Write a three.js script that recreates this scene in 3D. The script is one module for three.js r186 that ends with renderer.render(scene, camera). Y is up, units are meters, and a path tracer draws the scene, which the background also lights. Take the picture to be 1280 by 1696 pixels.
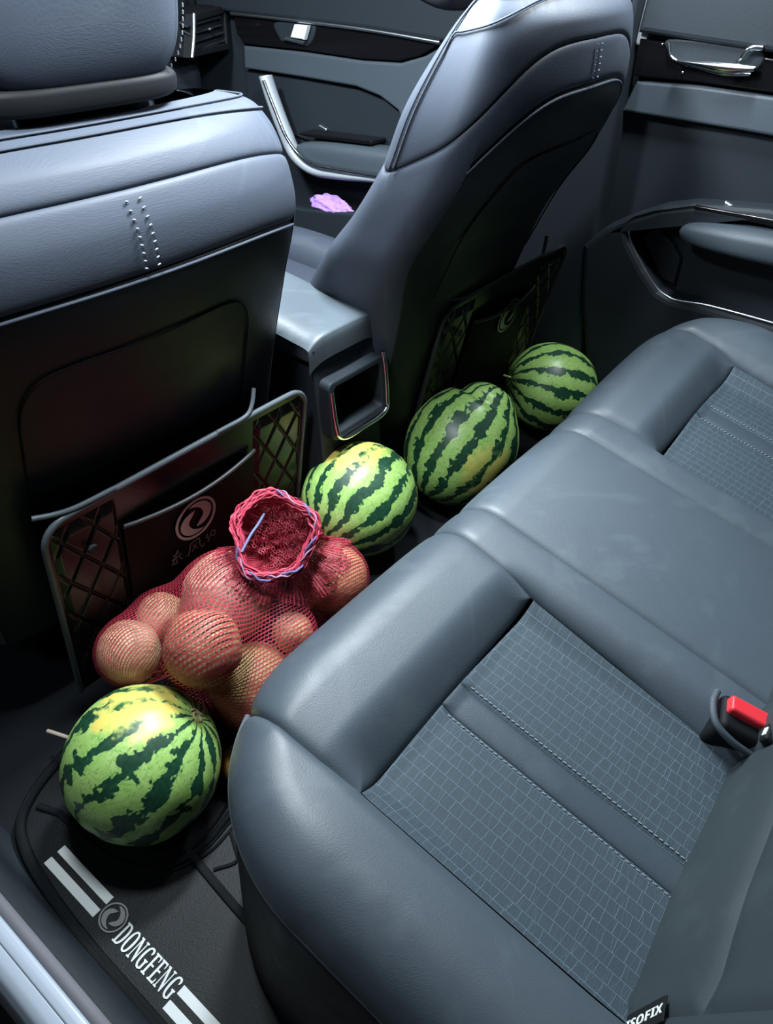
import * as THREE from 'three';
import { mergeGeometries, mergeVertices } from 'three/addons/utils/BufferGeometryUtils.js';
import { RoundedBoxGeometry } from 'three/addons/geometries/RoundedBoxGeometry.js';
import { TextGeometry } from 'three/addons/geometries/TextGeometry.js';
import { FontLoader } from 'three/addons/loaders/FontLoader.js';
import { ImprovedNoise } from 'three/addons/math/ImprovedNoise.js';
import { RectAreaLightUniformsLib } from 'three/addons/lights/RectAreaLightUniformsLib.js';

// ---------------------------------------------------------------- camera, sky, lights
// x points to the car's right, y up, z to the rear; y = 0 is the rear floor, z = 0 the front edge of the rear bench
const scene = new THREE.Scene();
const camera = new THREE.PerspectiveCamera(69.1, 1280 / 1696, 0.02, 60);
camera.position.set(-0.856, 1.007, 0.374);                          // someone leaning in through the open rear left door
camera.quaternion.setFromRotationMatrix(new THREE.Matrix4().makeBasis(
  new THREE.Vector3(0.61314, 0.07878, 0.78604), new THREE.Vector3(0.47736, 0.75586, -0.44811), new THREE.Vector3(-0.62944, 0.64998, 0.42584)));
scene.add(camera);
const renderer = new THREE.WebGLRenderer();
renderer.toneMapping = THREE.LinearToneMapping;
renderer.toneMappingExposure = 1.42;
renderer.shadowMap.enabled = true;
RectAreaLightUniformsLib.init();
scene.background = new THREE.Color(0.008, 0.01, 0.014);             // night air
scene.environment = null;
const COOL = new THREE.Color(0.86, 0.95, 1.0);
function areaLight(x, y, z, tx, ty, tz, w, h, intensity, color = COOL) {
  const l = new THREE.RectAreaLight(color, intensity, w, h);
  l.position.set(x, y, z); l.lookAt(tx, ty, tz); scene.add(l); return l;
}
areaLight(0.0, 1.192, -0.30, 0.0, 0, -0.30, 0.24, 0.10, 230);       // roof lamp between the rows
areaLight(-0.50, 1.192, -0.22, -0.50, 0, -0.22, 0.14, 0.07, 180);     // reading lamp at the near edge of the roof
areaLight(0.52, 1.192, -0.10, 0.52, 0, -0.10, 0.14, 0.07, 160);       // reading lamp at the far edge of the roof
areaLight(0.0, 1.192, -1.0, 0.0, 0, -1.0, 0.16, 0.09, 320);         // map lamp at the front of the roof
areaLight(-2.6, 2.75, -0.75, -0.4, 0.3, 0.0, 0.9, 0.5, 3);          // lamp over the parking place, through the open door

// ---------------------------------------------------------------- helpers
const R = Math.PI / 180, V3 = (x, y, z) => new THREE.Vector3(x, y, z);
const clamp = (x, a = 0, b = 1) => Math.min(b, Math.max(a, x));
const lerp = (a, b, t) => a + (b - a) * t;
const smooth = (x, a, b) => { const t = clamp((x - a) / (b - a)); return t * t * (3 - 2 * t); };
function rng(s) { let a = s >>> 0; return () => { a = (a + 0x6D2B79F5) >>> 0; let t = a; t = Math.imul(t ^ (t >>> 15), t | 1); t ^= t + Math.imul(t ^ (t >>> 7), t | 61); return ((t ^ (t >>> 14)) >>> 0) / 4294967296; }; }
const perlin = new ImprovedNoise();
const noise = (x, y, z) => perlin.noise(x, y, z);
const fbm = (x, y, z, o = 3) => { let s = 0, a = 0.5, f = 1; for (let i = 0; i < o; i++) { s += a * noise(x * f, y * f, z * f + i * 7.3); a *= 0.5; f *= 2.03; } return s; };
const used = {};
function numbered(n) { if (!(n in used)) { used[n] = 0; return n; } used[n]++; return n + '_' + String(used[n]).padStart(3, '0'); }
function tag(o, label, category, group, kind) {
  if (label) o.userData.label = label; if (category) o.userData.category = category;
  if (group) o.userData.group = group; if (kind) o.userData.kind = kind; return o;
}
function mesh(name, geo, mat, parent = scene) {
  const g = Array.isArray(geo) ? merge(geo) : geo;
  const m = new THREE.Mesh(g, mat); m.name = parent === scene ? numbered(name) : name;
  m.castShadow = m.receiveShadow = true; parent.add(m); return m;
}
function merge(list) {
  const l = list.map((g) => { const n = g.index ? g.toNonIndexed() : g.clone(); for (const k of Object.keys(n.attributes)) if (!['position', 'normal', 'uv'].includes(k)) n.deleteAttribute(k); if (!n.attributes.uv) n.setAttribute('uv', new THREE.BufferAttribute(new Float32Array(n.attributes.position.count * 2), 2)); return n; });
  return mergeGeometries(l);
}
function thing(name, label, category, pos = [0, 0, 0], group) {
  const g = new THREE.Group(); g.name = numbered(name); g.position.set(...pos); scene.add(g); return tag(g, label, category, group);
}
function structure(name, pos = [0, 0, 0]) { const g = new THREE.Group(); g.name = name; g.position.set(...pos); g.userData.kind = 'structure'; scene.add(g); return g; }
function moved(geo, x, y, z) { geo.translate(x, y, z); return geo; }
// a grid surface f(u, v) -> { p: Vector3, uv: [u, v] }, pushed along its normal by disp(u, v)
function surf(nu, nv, f, { disp = null, flip = false, us = null, vs = null, closeU = false } = {}) {
  const U = us || Array.from({ length: nu + 1 }, (_, i) => i / nu), Vv = vs || Array.from({ length: nv + 1 }, (_, i) => i / nv);
  const a = U.length, b = Vv.length, pos = new Float32Array(a * b * 3), uv = new Float32Array(a * b * 2), e = 1e-4;
  for (let j = 0; j < b; j++) for (let i = 0; i < a; i++) {
    const q = f(U[i], Vv[j]), k = j * a + i; let p = q.p;
    if (disp) {
      const d = disp(U[i], Vv[j]);
      if (d) {
        const u1 = U[i] + (U[i] + e > 1 && !closeU ? -e : e), v1 = Vv[j] + (Vv[j] + e > 1 ? -e : e);
        const du = f(u1, Vv[j]).p.sub(p).multiplyScalar(u1 < U[i] ? -1 : 1), dv = f(U[i], v1).p.sub(p).multiplyScalar(v1 < Vv[j] ? -1 : 1);
        const n = du.cross(dv); if (n.lengthSq() > 1e-24) { n.normalize().multiplyScalar(flip ? -d : d); p = p.clone().add(n); }
      }
    }
    pos.set([p.x, p.y, p.z], k * 3); uv.set(q.uv, k * 2);
  }
  const idx = [];
  for (let j = 0; j < b - 1; j++) for (let i = 0; i < a - 1; i++) {
    const k = j * a + i;
    if (flip) idx.push(k, k + a, k + 1, k + 1, k + a, k + a + 1); else idx.push(k, k + 1, k + a, k + 1, k + a + 1, k + a);
  }
  const g = new THREE.BufferGeometry();
  g.setAttribute('position', new THREE.BufferAttribute(pos, 3)); g.setAttribute('uv', new THREE.BufferAttribute(uv, 2)); g.setIndex(idx);
  g.computeVertexNormals();
  if (closeU) { const N = g.attributes.normal; for (let j = 0; j < b; j++) { const k0 = j * a, k1 = k0 + a - 1, n = V3(N.getX(k0) + N.getX(k1), N.getY(k0) + N.getY(k1), N.getZ(k0) + N.getZ(k1)).normalize(); N.setXYZ(k0, n.x, n.y, n.z); N.setXYZ(k1, n.x, n.y, n.z); } }
  return g;
}
function tube(pts, r, seg = 0, closed = false, rs = 8) {
  const c = new THREE.CatmullRomCurve3(pts.map((p) => (p.isVector3 ? p : V3(...p))), closed, 'centripetal');
  return new THREE.TubeGeometry(c, seg || pts.length * 6, r, rs, closed);
}
function rbox(w, h, d, r = 0.004, s = 3) { return new RoundedBoxGeometry(w, h, d, s, Math.min(r, w / 2.01, h / 2.01, d / 2.01)); }
// superellipsoid cushion
function cushion(w, h, d, n = 3.2, m = 2.6, seg = 48) {
  const sp = (x, p) => Math.sign(x) * Math.abs(x) ** p;
  return surf(seg, seg / 2, (u, v) => {
    const a = u * 2 * Math.PI, b = (v - 0.5) * Math.PI, cb = sp(Math.cos(b), 2 / m);
    const p = V3(w / 2 * cb * sp(Math.cos(a), 2 / n), h / 2 * sp(Math.sin(b), 2 / m), -d / 2 * cb * sp(Math.sin(a), 2 / n));
    return { p, uv: [u * (w + d) * 1.6, v * h * 1.5] };
  }, { closeU: true });
}
// table lookup through keys [[x, a, b ...], ...], smooth
function keyed(keys, x) {
  const n = keys.length; if (x <= keys[0][0]) return keys[0].slice(1); if (x >= keys[n - 1][0]) return keys[n - 1].slice(1);
  let i = 0; while (x > keys[i + 1][0]) i++;
  const k0 = keys[Math.max(0, i - 1)], k1 = keys[i], k2 = keys[i + 1], k3 = keys[Math.min(n - 1, i + 2)], t = (x - k1[0]) / (k2[0] - k1[0]), h = k2[0] - k1[0];
  return k1.slice(1).map((_, c) => {
    c++; const m1 = k2[0] === k0[0] ? 0 : (k2[c] - k0[c]) / (k2[0] - k0[0]) * h, m2 = k3[0] === k1[0] ? 0 : (k3[c] - k1[c]) / (k3[0] - k1[0]) * h;
    const t2 = t * t, t3 = t2 * t; return (2 * t3 - 3 * t2 + 1) * k1[c] + (t3 - 2 * t2 + t) * m1 + (-2 * t3 + 3 * t2) * k2[c] + (t3 - t2) * m2;
  });
}
// a plate whose outline is given as [z, y] pairs; its outer face stands at x = face, it is thick behind it (towards +x)
function plate(pts, face, thick, { round = false, bevel = 0.003, holes = [] } = {}) {
  const mk = (P, C) => { const s = new C(); const q = round ? new THREE.SplineCurve([...P, P[0]].map((p) => new THREE.Vector2(...p))).getPoints(P.length * 6) : P.map((p) => new THREE.Vector2(...p)); s.setFromPoints(q); return s; };
  const s = mk(pts, THREE.Shape); for (const h of holes) s.holes.push(mk(h, THREE.Path));
  const g = new THREE.ExtrudeGeometry(s, { depth: Math.max(0.0005, thick - bevel), bevelEnabled: bevel > 0, bevelThickness: bevel, bevelSize: bevel, bevelSegments: 3, bevelOffset: -bevel, curveSegments: 8, steps: 1 });
  g.rotateY(-Math.PI / 2); g.translate(face + Math.max(0.0005, thick - bevel), 0, 0); return g;
}

// ---------------------------------------------------------------- computed textures
function dataTex(w, h, fn, srgb, { repeat = true } = {}) {
  const d = new Uint8Array(w * h * 4), o = [0, 0, 0, 255];
  for (let y = 0; y < h; y++) for (let x = 0; x < w; x++) { o[3] = 255; fn((x + 0.5) / w, (y + 0.5) / h, o); const k = (y * w + x) * 4; for (let c = 0; c < 4; c++) d[k + c] = clamp(o[c], 0, 255); }
  const t = new THREE.DataTexture(d, w, h); t.magFilter = THREE.LinearFilter; t.minFilter = THREE.LinearMipmapLinearFilter;
  t.wrapS = t.wrapT = repeat ? THREE.RepeatWrapping : THREE.ClampToEdgeWrapping; if (srgb) t.colorSpace = THREE.SRGBColorSpace; t.needsUpdate = true; return t;
}
function again(t, sx, sy = sx) { const c = t.clone(); c.repeat.set(sx, sy); c.needsUpdate = true; return c; }
const tile = (u, v, f, seed, o = 3) => { const A = u * 2 * Math.PI, B = v * 2 * Math.PI, k = f / (2 * Math.PI); return fbm(Math.cos(A) * k + seed, Math.sin(A) * k + Math.cos(B) * k * 1.07 + seed * 1.7, Math.sin(B) * k - seed, o); };
const grainTex = dataTex(256, 256, (u, v, o) => { const n = tile(u, v, 60, 3.1, 2), m = Math.abs(tile(u, v, 38, 9.7, 2)); o[0] = o[1] = o[2] = 128 + 110 * n - 190 * Math.max(0, 0.09 - m); });
const wearTex = dataTex(512, 512, (u, v, o) => {   // dust smudges and rubbed spots of used leather
  const a = tile(u, v, 9, 5.5, 4), b = tile(u, v, 30, 1.2, 3), s = smooth(a + 0.35 * b, 0.06, 0.34), sp = tile(u, v, 120, 8.8, 1) > 0.47 ? 26 : 0;
  o[0] = 212 + 15 * s + sp; o[1] = 213 + 15 * s + sp; o[2] = 216 + 12 * s + sp;
}, true);
const roughTex = dataTex(256, 256, (u, v, o) => { const a = tile(u, v, 14, 2.5, 4); o[0] = o[1] = o[2] = 224 + 36 * a; });
function leather(r, g, b, rough = 0.5, opt = {}) {
  return new THREE.MeshPhysicalMaterial({ specularIntensity: 0.6, color: new THREE.Color().setRGB(r, g, b), roughness: rough, map: again(wearTex, 1.7), roughnessMap: again(roughTex, 3), bumpMap: again(grainTex, 14), bumpScale: 0.00028, side: THREE.DoubleSide, ...opt });
}
const plain = (r, g, b, rough = 0.5, metal = 0, opt = {}) => new THREE.MeshPhysicalMaterial({ specularIntensity: 0.7, color: new THREE.Color().setRGB(r, g, b), roughness: rough, metalness: metal, side: THREE.DoubleSide, ...opt });
const M = {
  bench: leather(0.084, 0.11, 0.134, 0.55, { specularIntensity: 0.95 }),
  seat: leather(0.066, 0.08, 0.107, 0.66, { specularIntensity: 0.5 }),
  shell: leather(0.012, 0.015, 0.017, 0.55),
  strip: leather(0.066, 0.09, 0.112, 0.48, { specularIntensity: 0.95 }),
  trim: plain(0.015, 0.02, 0.026, 0.55, 0, { specularIntensity: 0.45, bumpMap: again(grainTex, 16), bumpScale: 0.0004 }),
  trimLight: plain(0.046, 0.06, 0.075, 0.5, 0, { bumpMap: again(grainTex, 16), bumpScale: 0.0004 }),
  gloss: plain(0.004, 0.004, 0.005, 0.12),
  chrome: plain(0.75, 0.79, 0.82, 0.16, 1),
  satin: plain(0.42, 0.46, 0.5, 0.34, 1),
  black: plain(0.008, 0.009, 0.011, 0.6, 0, { specularIntensity: 0.3 }),
  rubber: plain(0.0055, 0.0075, 0.0095, 0.5, 0, { specularIntensity: 0.3, bumpMap: again(grainTex, 9), bumpScale: 0.0006 }),
  thread: plain(0.24, 0.28, 0.31, 0.8),
  threadDark: plain(0.085, 0.10, 0.125, 0.8),
  carpet: plain(0.014, 0.016, 0.02, 0.95, 0, { specularIntensity: 0.3 }),
  paint: new THREE.MeshPhysicalMaterial({ color: new THREE.Color().setRGB(0.40, 0.46, 0.55), roughness: 0.35, clearcoat: 0.6, clearcoatRoughness: 0.15, side: THREE.DoubleSide }),
  print: plain(0.62, 0.66, 0.66, 0.7),
  headliner: plain(0.3, 0.31, 0.33, 0.95),
};
// woven seat fabric: long pale threads with slanted cross threads between them (u across, v along the seat, in metres)
const fabricCanvas = document.createElement('canvas'); fabricCanvas.width = fabricCanvas.height = 1024;
const fabricBumpCanvas = document.createElement('canvas'); fabricBumpCanvas.width = fabricBumpCanvas.height = 1024;
{
  const r = rng(77), a = fabricCanvas.getContext('2d'), b = fabricBumpCanvas.getContext('2d');
  a.fillStyle = 'rgb(92,104,112)'; a.fillRect(0, 0, 1024, 1024); b.fillStyle = 'rgb(90,90,90)'; b.fillRect(0, 0, 1024, 1024);
  for (let i = 0; i < 30000; i++) { const x = r() * 1024, y = r() * 1024, g = 92 + r() * 40; a.fillStyle = `rgba(${g},${g + 6},${g + 12},0.35)`; a.fillRect(x, y, 1.5, 5); }
  const cols = 14, cw = 1024 / cols;
  const line = (x0, y0, x1, y1, w, al) => { for (const [c, s] of [[a, `rgba(190,204,212,${al})`], [b, `rgba(225,225,225,${al})`]]) { c.strokeStyle = s; c.lineWidth = w; for (const d of [0, -1024, 1024]) { c.beginPath(); c.moveTo(x0, y0 + d); c.lineTo(x1, y1 + d); c.stroke(); } } };
  for (let i = 0; i < cols; i++) {
    const x = (i + 0.5) * cw; line(x, -10, x, 1034, 4.5, 0.5);
    let y = r() * 30; while (y < 1024) { const q = (r() - 0.5) * 16; line(x, y, x + cw, y + q, 3.4, 0.3 + 0.3 * r()); for (let k = 0; k < 3; k++) if (r() < 0.6) { const o = y + r() * 60; line(x, o, x + cw, o + (r() - 0.5) * 70, 1.6, 0.3); } y += 52 + r() * 26; }
  }
}
function canvasTex(c, srgb, sx = 1, sy = 1) { const t = new THREE.CanvasTexture(c); t.wrapS = t.wrapT = THREE.RepeatWrapping; t.repeat.set(sx, sy); if (srgb) t.colorSpace = THREE.SRGBColorSpace; return t; }
M.fabric = new THREE.MeshStandardMaterial({ color: new THREE.Color().setRGB(0.27, 0.34, 0.39), map: canvasTex(fabricCanvas, true, 1 / 0.2, 1 / 0.2), bumpMap: canvasTex(fabricBumpCanvas, false, 1 / 0.2, 1 / 0.2), bumpScale: 0.0008, roughness: 0.75, side: THREE.DoubleSide });

// ---------------------------------------------------------------- the body of the car
{
  const ground = mesh('ground', moved(new THREE.BoxGeometry(14, 0.1, 14), 0, -0.42, 0), plain(0.02, 0.021, 0.023, 0.9)); ground.userData.kind = 'structure';
  // floor pan with a hump along the middle
  const floor = structure('floor');
  const fz = [-1.7, -1.2, -0.8, -0.5, -0.3, -0.1, 0.1, 0.4, 0.75];
  mesh('floor_carpet', surf(90, 8, (u, v) => {
    const x = lerp(-0.78, 0.78, u), z = lerp(-1.75, 0.9, v), hump = 0.062 * (1 - smooth(Math.abs(x), 0.11, 0.25));
    return { p: V3(x, -0.012 + hump, z), uv: [x, z] };
  }, { flip: true }), M.carpet, floor);
  mesh('floor_pan', moved(new THREE.BoxGeometry(1.7, 0.12, 2.8), 0, -0.09, -0.4), M.black, floor);
  const roof = structure('ceiling'); mesh('headliner', moved(rbox(1.35, 0.05, 2.2, 0.02), 0, 1.235, -0.35), M.headliner, roof);
  // near door sill: inner scuff plate, grey seal, white painted body with a pressed crease
  const sill = structure('trim_1');
  const prof = (pts, mat, name, r = 0) => mesh(name, surf(2, pts.length * 6, (u, v) => { const k = keyed(pts.map((p, i) => [i / (pts.length - 1), ...p]), v); return { p: V3(k[0], k[1], lerp(-0.75, 0.75, u)), uv: [u * 1.5, v * 0.3] }; }, { flip: true }), mat, sill);
  prof([[-0.745, -0.01], [-0.765, 0.005], [-0.775, 0.03], [-0.786, 0.042], [-0.799, 0.046], [-0.806, 0.03]], M.trim, 'scuff_plate');
  mesh('door_seal', tube([[-0.8035, 0.043, -0.75], [-0.8035, 0.043, 0], [-0.8035, 0.043, 0.75]], 0.0085, 20), plain(0.15, 0.15, 0.17, 0.7), sill);
  prof([[-0.8085, 0.03], [-0.811, 0.049], [-0.818, 0.052], [-0.826, 0.0505], [-0.8275, 0.0475], [-0.829, 0.0485], [-0.84, 0.046], [-0.85, 0.036], [-0.856, 0.01], [-0.86, -0.1], [-0.86, -0.22]], M.paint, 'painted_sill');
  // pillar between the far doors, with the far sill below it
  const pil = structure('trim_2');
  mesh('pillar_cover', plate([[-0.40, 0.05], [-0.15, 0.05], [-0.215, 0.5], [-0.245, 0.82], [-0.25, 1.2], [-0.34, 1.2], [-0.36, 0.8], [-0.40, 0.5]], 0.695, 0.05, { bevel: 0.01 }), M.trim, pil); mesh('upper_pillar_cover', plate([[-0.226, 0.80], [-0.226, 1.2], [-0.34, 1.2], [-0.335, 0.80]], 0.728, 0.02, { bevel: 0.006 }), plain(0.4, 0.43, 0.45, 0.8), pil);
  const fs = structure('trim_3');
  mesh('sill_cover', moved(rbox(0.07, 0.18, 1.9, 0.02), 0.752, 0.08, -0.35), M.trim, fs);
mesh('sill_step', moved(rbox(0.05, 0.03, 0.12, 0.008).rotateZ(0.35), 0.712, 0.19, -0.20), M.trim, fs); mesh('sill_plate', moved(rbox(0.03, 0.004, 0.05, 0.0018).rotateZ(0.35), 0.713, 0.2065, -0.205), M.satin, fs);
  mesh('sill_bolt', moved(new THREE.SphereGeometry(0.006, 14, 10), 0.70, 0.207, -0.135), M.chrome, fs);
  // body behind the bench and ahead of the dashboard
  const back = mesh('wall_rear', moved(rbox(1.5, 0.75, 0.06, 0.02), 0, 0.33, 0.98), M.trim); back.userData.kind = 'structure';
  const front = mesh('wall_front', moved(rbox(1.56, 0.75, 0.06, 0.02), 0, 0.3, -1.78), M.trim); front.userData.kind = 'structure';
}

// ---------------------------------------------------------------- roof lamps
for (const [x, z, w, d, label] of [[0.0, -0.30, 0.24, 0.10, 'white dome lamp in the roof above the rear footwell'], [-0.50, -0.22, 0.14, 0.07, 'small white reading lamp in the roof above the near door sill'], [0.52, -0.10, 0.14, 0.07, 'small white reading lamp in the roof above the far rear door'], [0, -1.0, 0.16, 0.09, 'small white map lamp at the front of the roof']]) {
  const t = thing('ceiling_lamp', label, 'lamp', [x, 1.21, z]);
  mesh('lamp_base', moved(rbox(w + 0.03, 0.016, d + 0.03, 0.006), 0, 0.002, 0), M.headliner, t);
  mesh('lamp_lens', moved(rbox(w, 0.008, d, 0.003), 0, -0.009, 0), new THREE.MeshStandardMaterial({ color: 0xffffff, emissive: COOL, emissiveIntensity: 2.5 }), t);
}
{
  const t = thing('street_lamp', 'lamp with a flat white head on a tall pole beside the car', 'lamp', [-3.0, -0.37, -0.75]);
  mesh('pole', moved(new THREE.CylinderGeometry(0.04, 0.06, 3.2, 16), 0, 1.6, 0), M.black, t);
  const h = new THREE.Group(); h.name = 'lamp_head'; h.position.set(0.4, 3.14, 0); t.add(h);
  mesh('housing', moved(rbox(0.95, 0.05, 0.55, 0.02), 0, 0.03, 0), M.black, h);
  mesh('lens', moved(rbox(0.9, 0.01, 0.5, 0.004), 0, 0.002, 0), new THREE.MeshStandardMaterial({ color: 0xffffff, emissive: COOL, emissiveIntensity: 2 }), h);
}

// ---------------------------------------------------------------- rear bench
const RB = 0.06, CORE = { hx: 0.625, mid: 0.012, z0: 0.06, rc: 0.14 };
function benchHeight(x, z) {
  const ax = Math.abs(x);
  let h = 0.364 - 0.15 * Math.max(0, z - 0.07) - 0.6 * Math.max(0, 0.055 - z) ** 2;
  const dx = 0.165 - Math.abs(ax - 0.375), dz = z - 0.172;
  h -= 0.038 * smooth(dx, -0.03, 0.03) * smooth(dz, -0.055, 0.012);
  h += 0.014 * smooth(ax, 0.545, 0.62) * smooth(z, 0.02, 0.2) + (x > 0 ? 0.022 * smooth(x, 0.12, 0.5) + 0.02 * smooth(x, 0.5, 0.64) : 0);
  return h;
}
function benchPoint(ux, uz) {
  const s = ux < 0 ? -1 : 1, qx = Math.abs(ux - CORE.mid) - (CORE.hx - CORE.rc), qz = CORE.z0 + CORE.rc - uz;
  let e, nx = 0, nz = 0;
  if (qx > 0 && qz > 0) { const L = Math.hypot(qx, qz); e = L - CORE.rc; nx = s * qx / L; nz = -qz / L; } else if (qx > qz) { e = qx - CORE.rc; nx = s; } else { e = qz - CORE.rc; nz = -1; }
  if (e <= 0) return V3(ux, benchHeight(ux, uz), uz);
  const k = e / RB, out = k < Math.PI / 2 ? RB * Math.sin(k) : RB, drop = k < Math.PI / 2 ? RB * (1 - Math.cos(k)) : RB + e - RB * Math.PI / 2;
  const x = ux - nx * e + nx * out, z = uz - nz * e + nz * out;
  return V3(x, benchHeight(x, z) - drop, z);
}
// the outline, e metres outside the core (unrolled), from (|x| = 0, front) round the corner to the rear; side -1 left, 1 right
function outline(side, e, from, zEnd) {
  const P = [], rad = CORE.rc + e, cx = CORE.hx - CORE.rc, cz = CORE.z0 + CORE.rc;
  if (from < cx) P.push([from, cz - rad], [lerp(from, cx, 0.5), cz - rad]);
  const a0 = from < cx ? 0 : Math.asin((from - cx) / rad);
  for (let i = 0; i <= 14; i++) { const a = lerp(a0, Math.PI / 2, i / 14); P.push([cx + rad * Math.sin(a), cz - rad * Math.cos(a)]); }
  for (let i = 1; i <= 6; i++) P.push([cx + rad, lerp(cz, zEnd, i / 6)]);
  return P.map(([x, z]) => [side * x + CORE.mid, z]);
}
function polyAt(P, cum, t) { const L = t * cum[cum.length - 1]; let i = 0; while (i < cum.length - 2 && L > cum[i + 1]) i++; const k = clamp((L - cum[i]) / (cum[i + 1] - cum[i])); return [lerp(P[i][0], P[i + 1][0], k), lerp(P[i][1], P[i + 1][1], k)]; }
const cumul = (P) => { const c = [0]; for (let i = 1; i < P.length; i++) c.push(c[i - 1] + Math.hypot(P[i][0] - P[i - 1][0], P[i][1] - P[i - 1][1])); return c; };
// a sewn panel between two curves of the unrolled plan; seams: which of its four edges sink into a seam
function panel(c0, c1, nu, nv, seams, { puff = 0.003, groove = 0.006, width = 0.005, flip = false } = {}) {
  const k0 = cumul(c0), k1 = cumul(c1), at = (u, v) => { const a = polyAt(c0, k0, u), b = polyAt(c1, k1, u); return [lerp(a[0], b[0], v), lerp(a[1], b[1], v)]; };
  const Lu = (k0[k0.length - 1] + k1[k1.length - 1]) / 2;
  const grade = (n, L, s0, s1) => { const t = []; for (let i = 0; i <= n; i++) { let x = i / n; const w = 0.35; x = x - w * Math.sin(2 * Math.PI * x) / (2 * Math.PI) * (s0 || s1 ? 1 : 0) * 2; t.push(x); } return t; };
  const disp = (u, v) => {
    const a = at(u, 0), b = at(u, 1), Lv = Math.hypot(a[0] - b[0], a[1] - b[1]); let d = 1;
    if (seams[0]) d = Math.min(d, u * Lu); if (seams[1]) d = Math.min(d, (1 - u) * Lu); if (seams[2]) d = Math.min(d, v * Lv); if (seams[3]) d = Math.min(d, (1 - v) * Lv);
    return puff * (1 - Math.exp(-d / 0.035)) - groove * Math.exp(-d / width);
  };
  return surf(nu, nv, (u, v) => { const [x, z] = at(u, v); return { p: benchPoint(x, z), uv: [x, z] }; }, { disp, flip, us: grade(nu, Lu, seams[0], seams[1]), vs: grade(nv, 1, seams[2], seams[3]) });
}
{
  const bench = thing('rear_bench_seat', 'dark slate leather rear bench seat cushion with fabric inserts beside the footwell', 'seat');
  const E = 0.085, ZR = 0.485, zf = CORE.z0 - E, zs = (x, s) => { const q = Math.max(0, Math.abs(s * x - CORE.mid) - CORE.hx + CORE.rc), L = CORE.rc + E; return CORE.z0 + CORE.rc - Math.sqrt(L * L - q * q); };
  for (const s of [-1, 1]) {
    const m = (P) => P.map(([x, z]) => [s * x, z]), fl = s > 0;
    const seamOut = [[0.56, zs(0.56, s)], [0.559, 0.06], [0.556, 0.125], [0.546, 0.172]], insOut = [[0.546, 0.172], [0.543, 0.3], [0.54, 0.43], [0.535, ZR]];
    const seamIn = [[0.198, zf], [0.2, 0.05], [0.204, 0.11], [0.209, 0.168]], insIn = [[0.209, 0.168], [0.214, 0.3], [0.224, 0.43], [0.226, ZR]];
    const xs = (t, z) => lerp(lerp(0.546, 0.535, z), lerp(0.209, 0.226, z), t), cut = (t) => [[xs(t, 0), 0.172 - 0.004 * Math.sin(t * Math.PI)], [lerp(xs(t, 0), xs(t, 1), 0.34), 0.3], [lerp(xs(t, 0), xs(t, 1), 0.67), 0.43], [xs(t, 1), ZR]];
    mesh('outer_bolster', panel(outline(s, E, 0.56 - s * CORE.mid, ZR), m([...seamOut, ...insOut.slice(1)]), 110, 44, [0, 0, 0, 1], { flip: fl }), M.bench, bench);
    mesh('front_bolster', panel(m(seamOut), m(seamIn), 60, 70, [0, 1, 1, 1], { flip: fl, puff: 0.005 }), M.bench, bench);
    const a = s < 0 ? 0.435 : 0.36, b = s < 0 ? 0.545 : 0.47;                      // the strip's place between the insert's two sides
    mesh('fabric_insert', panel(cut(0).map(([x, z]) => [s * x, z]), cut(a).map(([x, z]) => [s * x, z]), 80, 40, [1, 0, 1, 1], { flip: fl, groove: 0.004, puff: 0.002 }), M.fabric, bench);
    mesh('leather_strip', panel(cut(a).map(([x, z]) => [s * x, z]), cut(b).map(([x, z]) => [s * x, z]), 80, 14, [1, 0, 1, 1], { flip: fl, groove: 0.003, puff: 0.002, width: 0.004 }), M.strip, bench);
    mesh('fabric_insert', panel(cut(b).map(([x, z]) => [s * x, z]), cut(1).map(([x, z]) => [s * x, z]), 80, 40, [1, 0, 1, 1], { flip: fl, groove: 0.004, puff: 0.002 }), M.fabric, bench);
    mesh('inner_panel', panel(m([...seamIn, ...insIn.slice(1)]), m([[0.133, zf], [0.133, 0.06], [0.135, 0.3], [0.138, ZR]]), 110, 16, [0, 0, 1, 1], { flip: fl, puff: 0.002 }), M.bench, bench);
    // stitches either side of the strip
    const st = [], k = new THREE.CapsuleGeometry(0.0007, 0.003, 2, 5); k.rotateX(Math.PI / 2);
    for (const [t, off] of [[a, 0.0055], [b, -0.0055]]) for (let z = 0.18; z < 0.46; z += 0.0062) {
      const c = cut(t), x = polyAt(c, cumul(c), (z - 0.172) / (ZR - 0.172))[0] + off, p = benchPoint(s * x, z); st.push(k.clone().translate(p.x, p.y - 0.0002, p.z));
    }
    mesh('stitching', st, M.thread, bench).userData.kind = 'stuff';
    // piping along the outer edge, with the skirt under it
    const o = outline(s, E, 0.56 - s * CORE.mid, ZR).map(([x, z]) => benchPoint(x, z)); mesh('piping', tube(o, 0.0035, 120), M.threadDark, bench);
  }
  mesh('centre_panel', panel([[-0.133, zf], [-0.133, 0.06], [-0.135, 0.3], [-0.138, ZR]], [[0.133, zf], [0.133, 0.06], [0.135, 0.3], [0.138, ZR]], 80, 60, [0, 0, 1, 1], { puff: 0.003 }), M.bench, bench);
  const full = (e) => [...outline(-1, e, 0, ZR).reverse(), ...outline(1, e, 0, ZR).slice(1)];
  mesh('skirt', panel(full(E), full(E + 0.29), 200, 10, [0, 0, 1, 0], { puff: 0 }), leather(0.007, 0.009, 0.011, 0.6, { specularIntensity: 0.3 }), bench);
}

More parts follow.
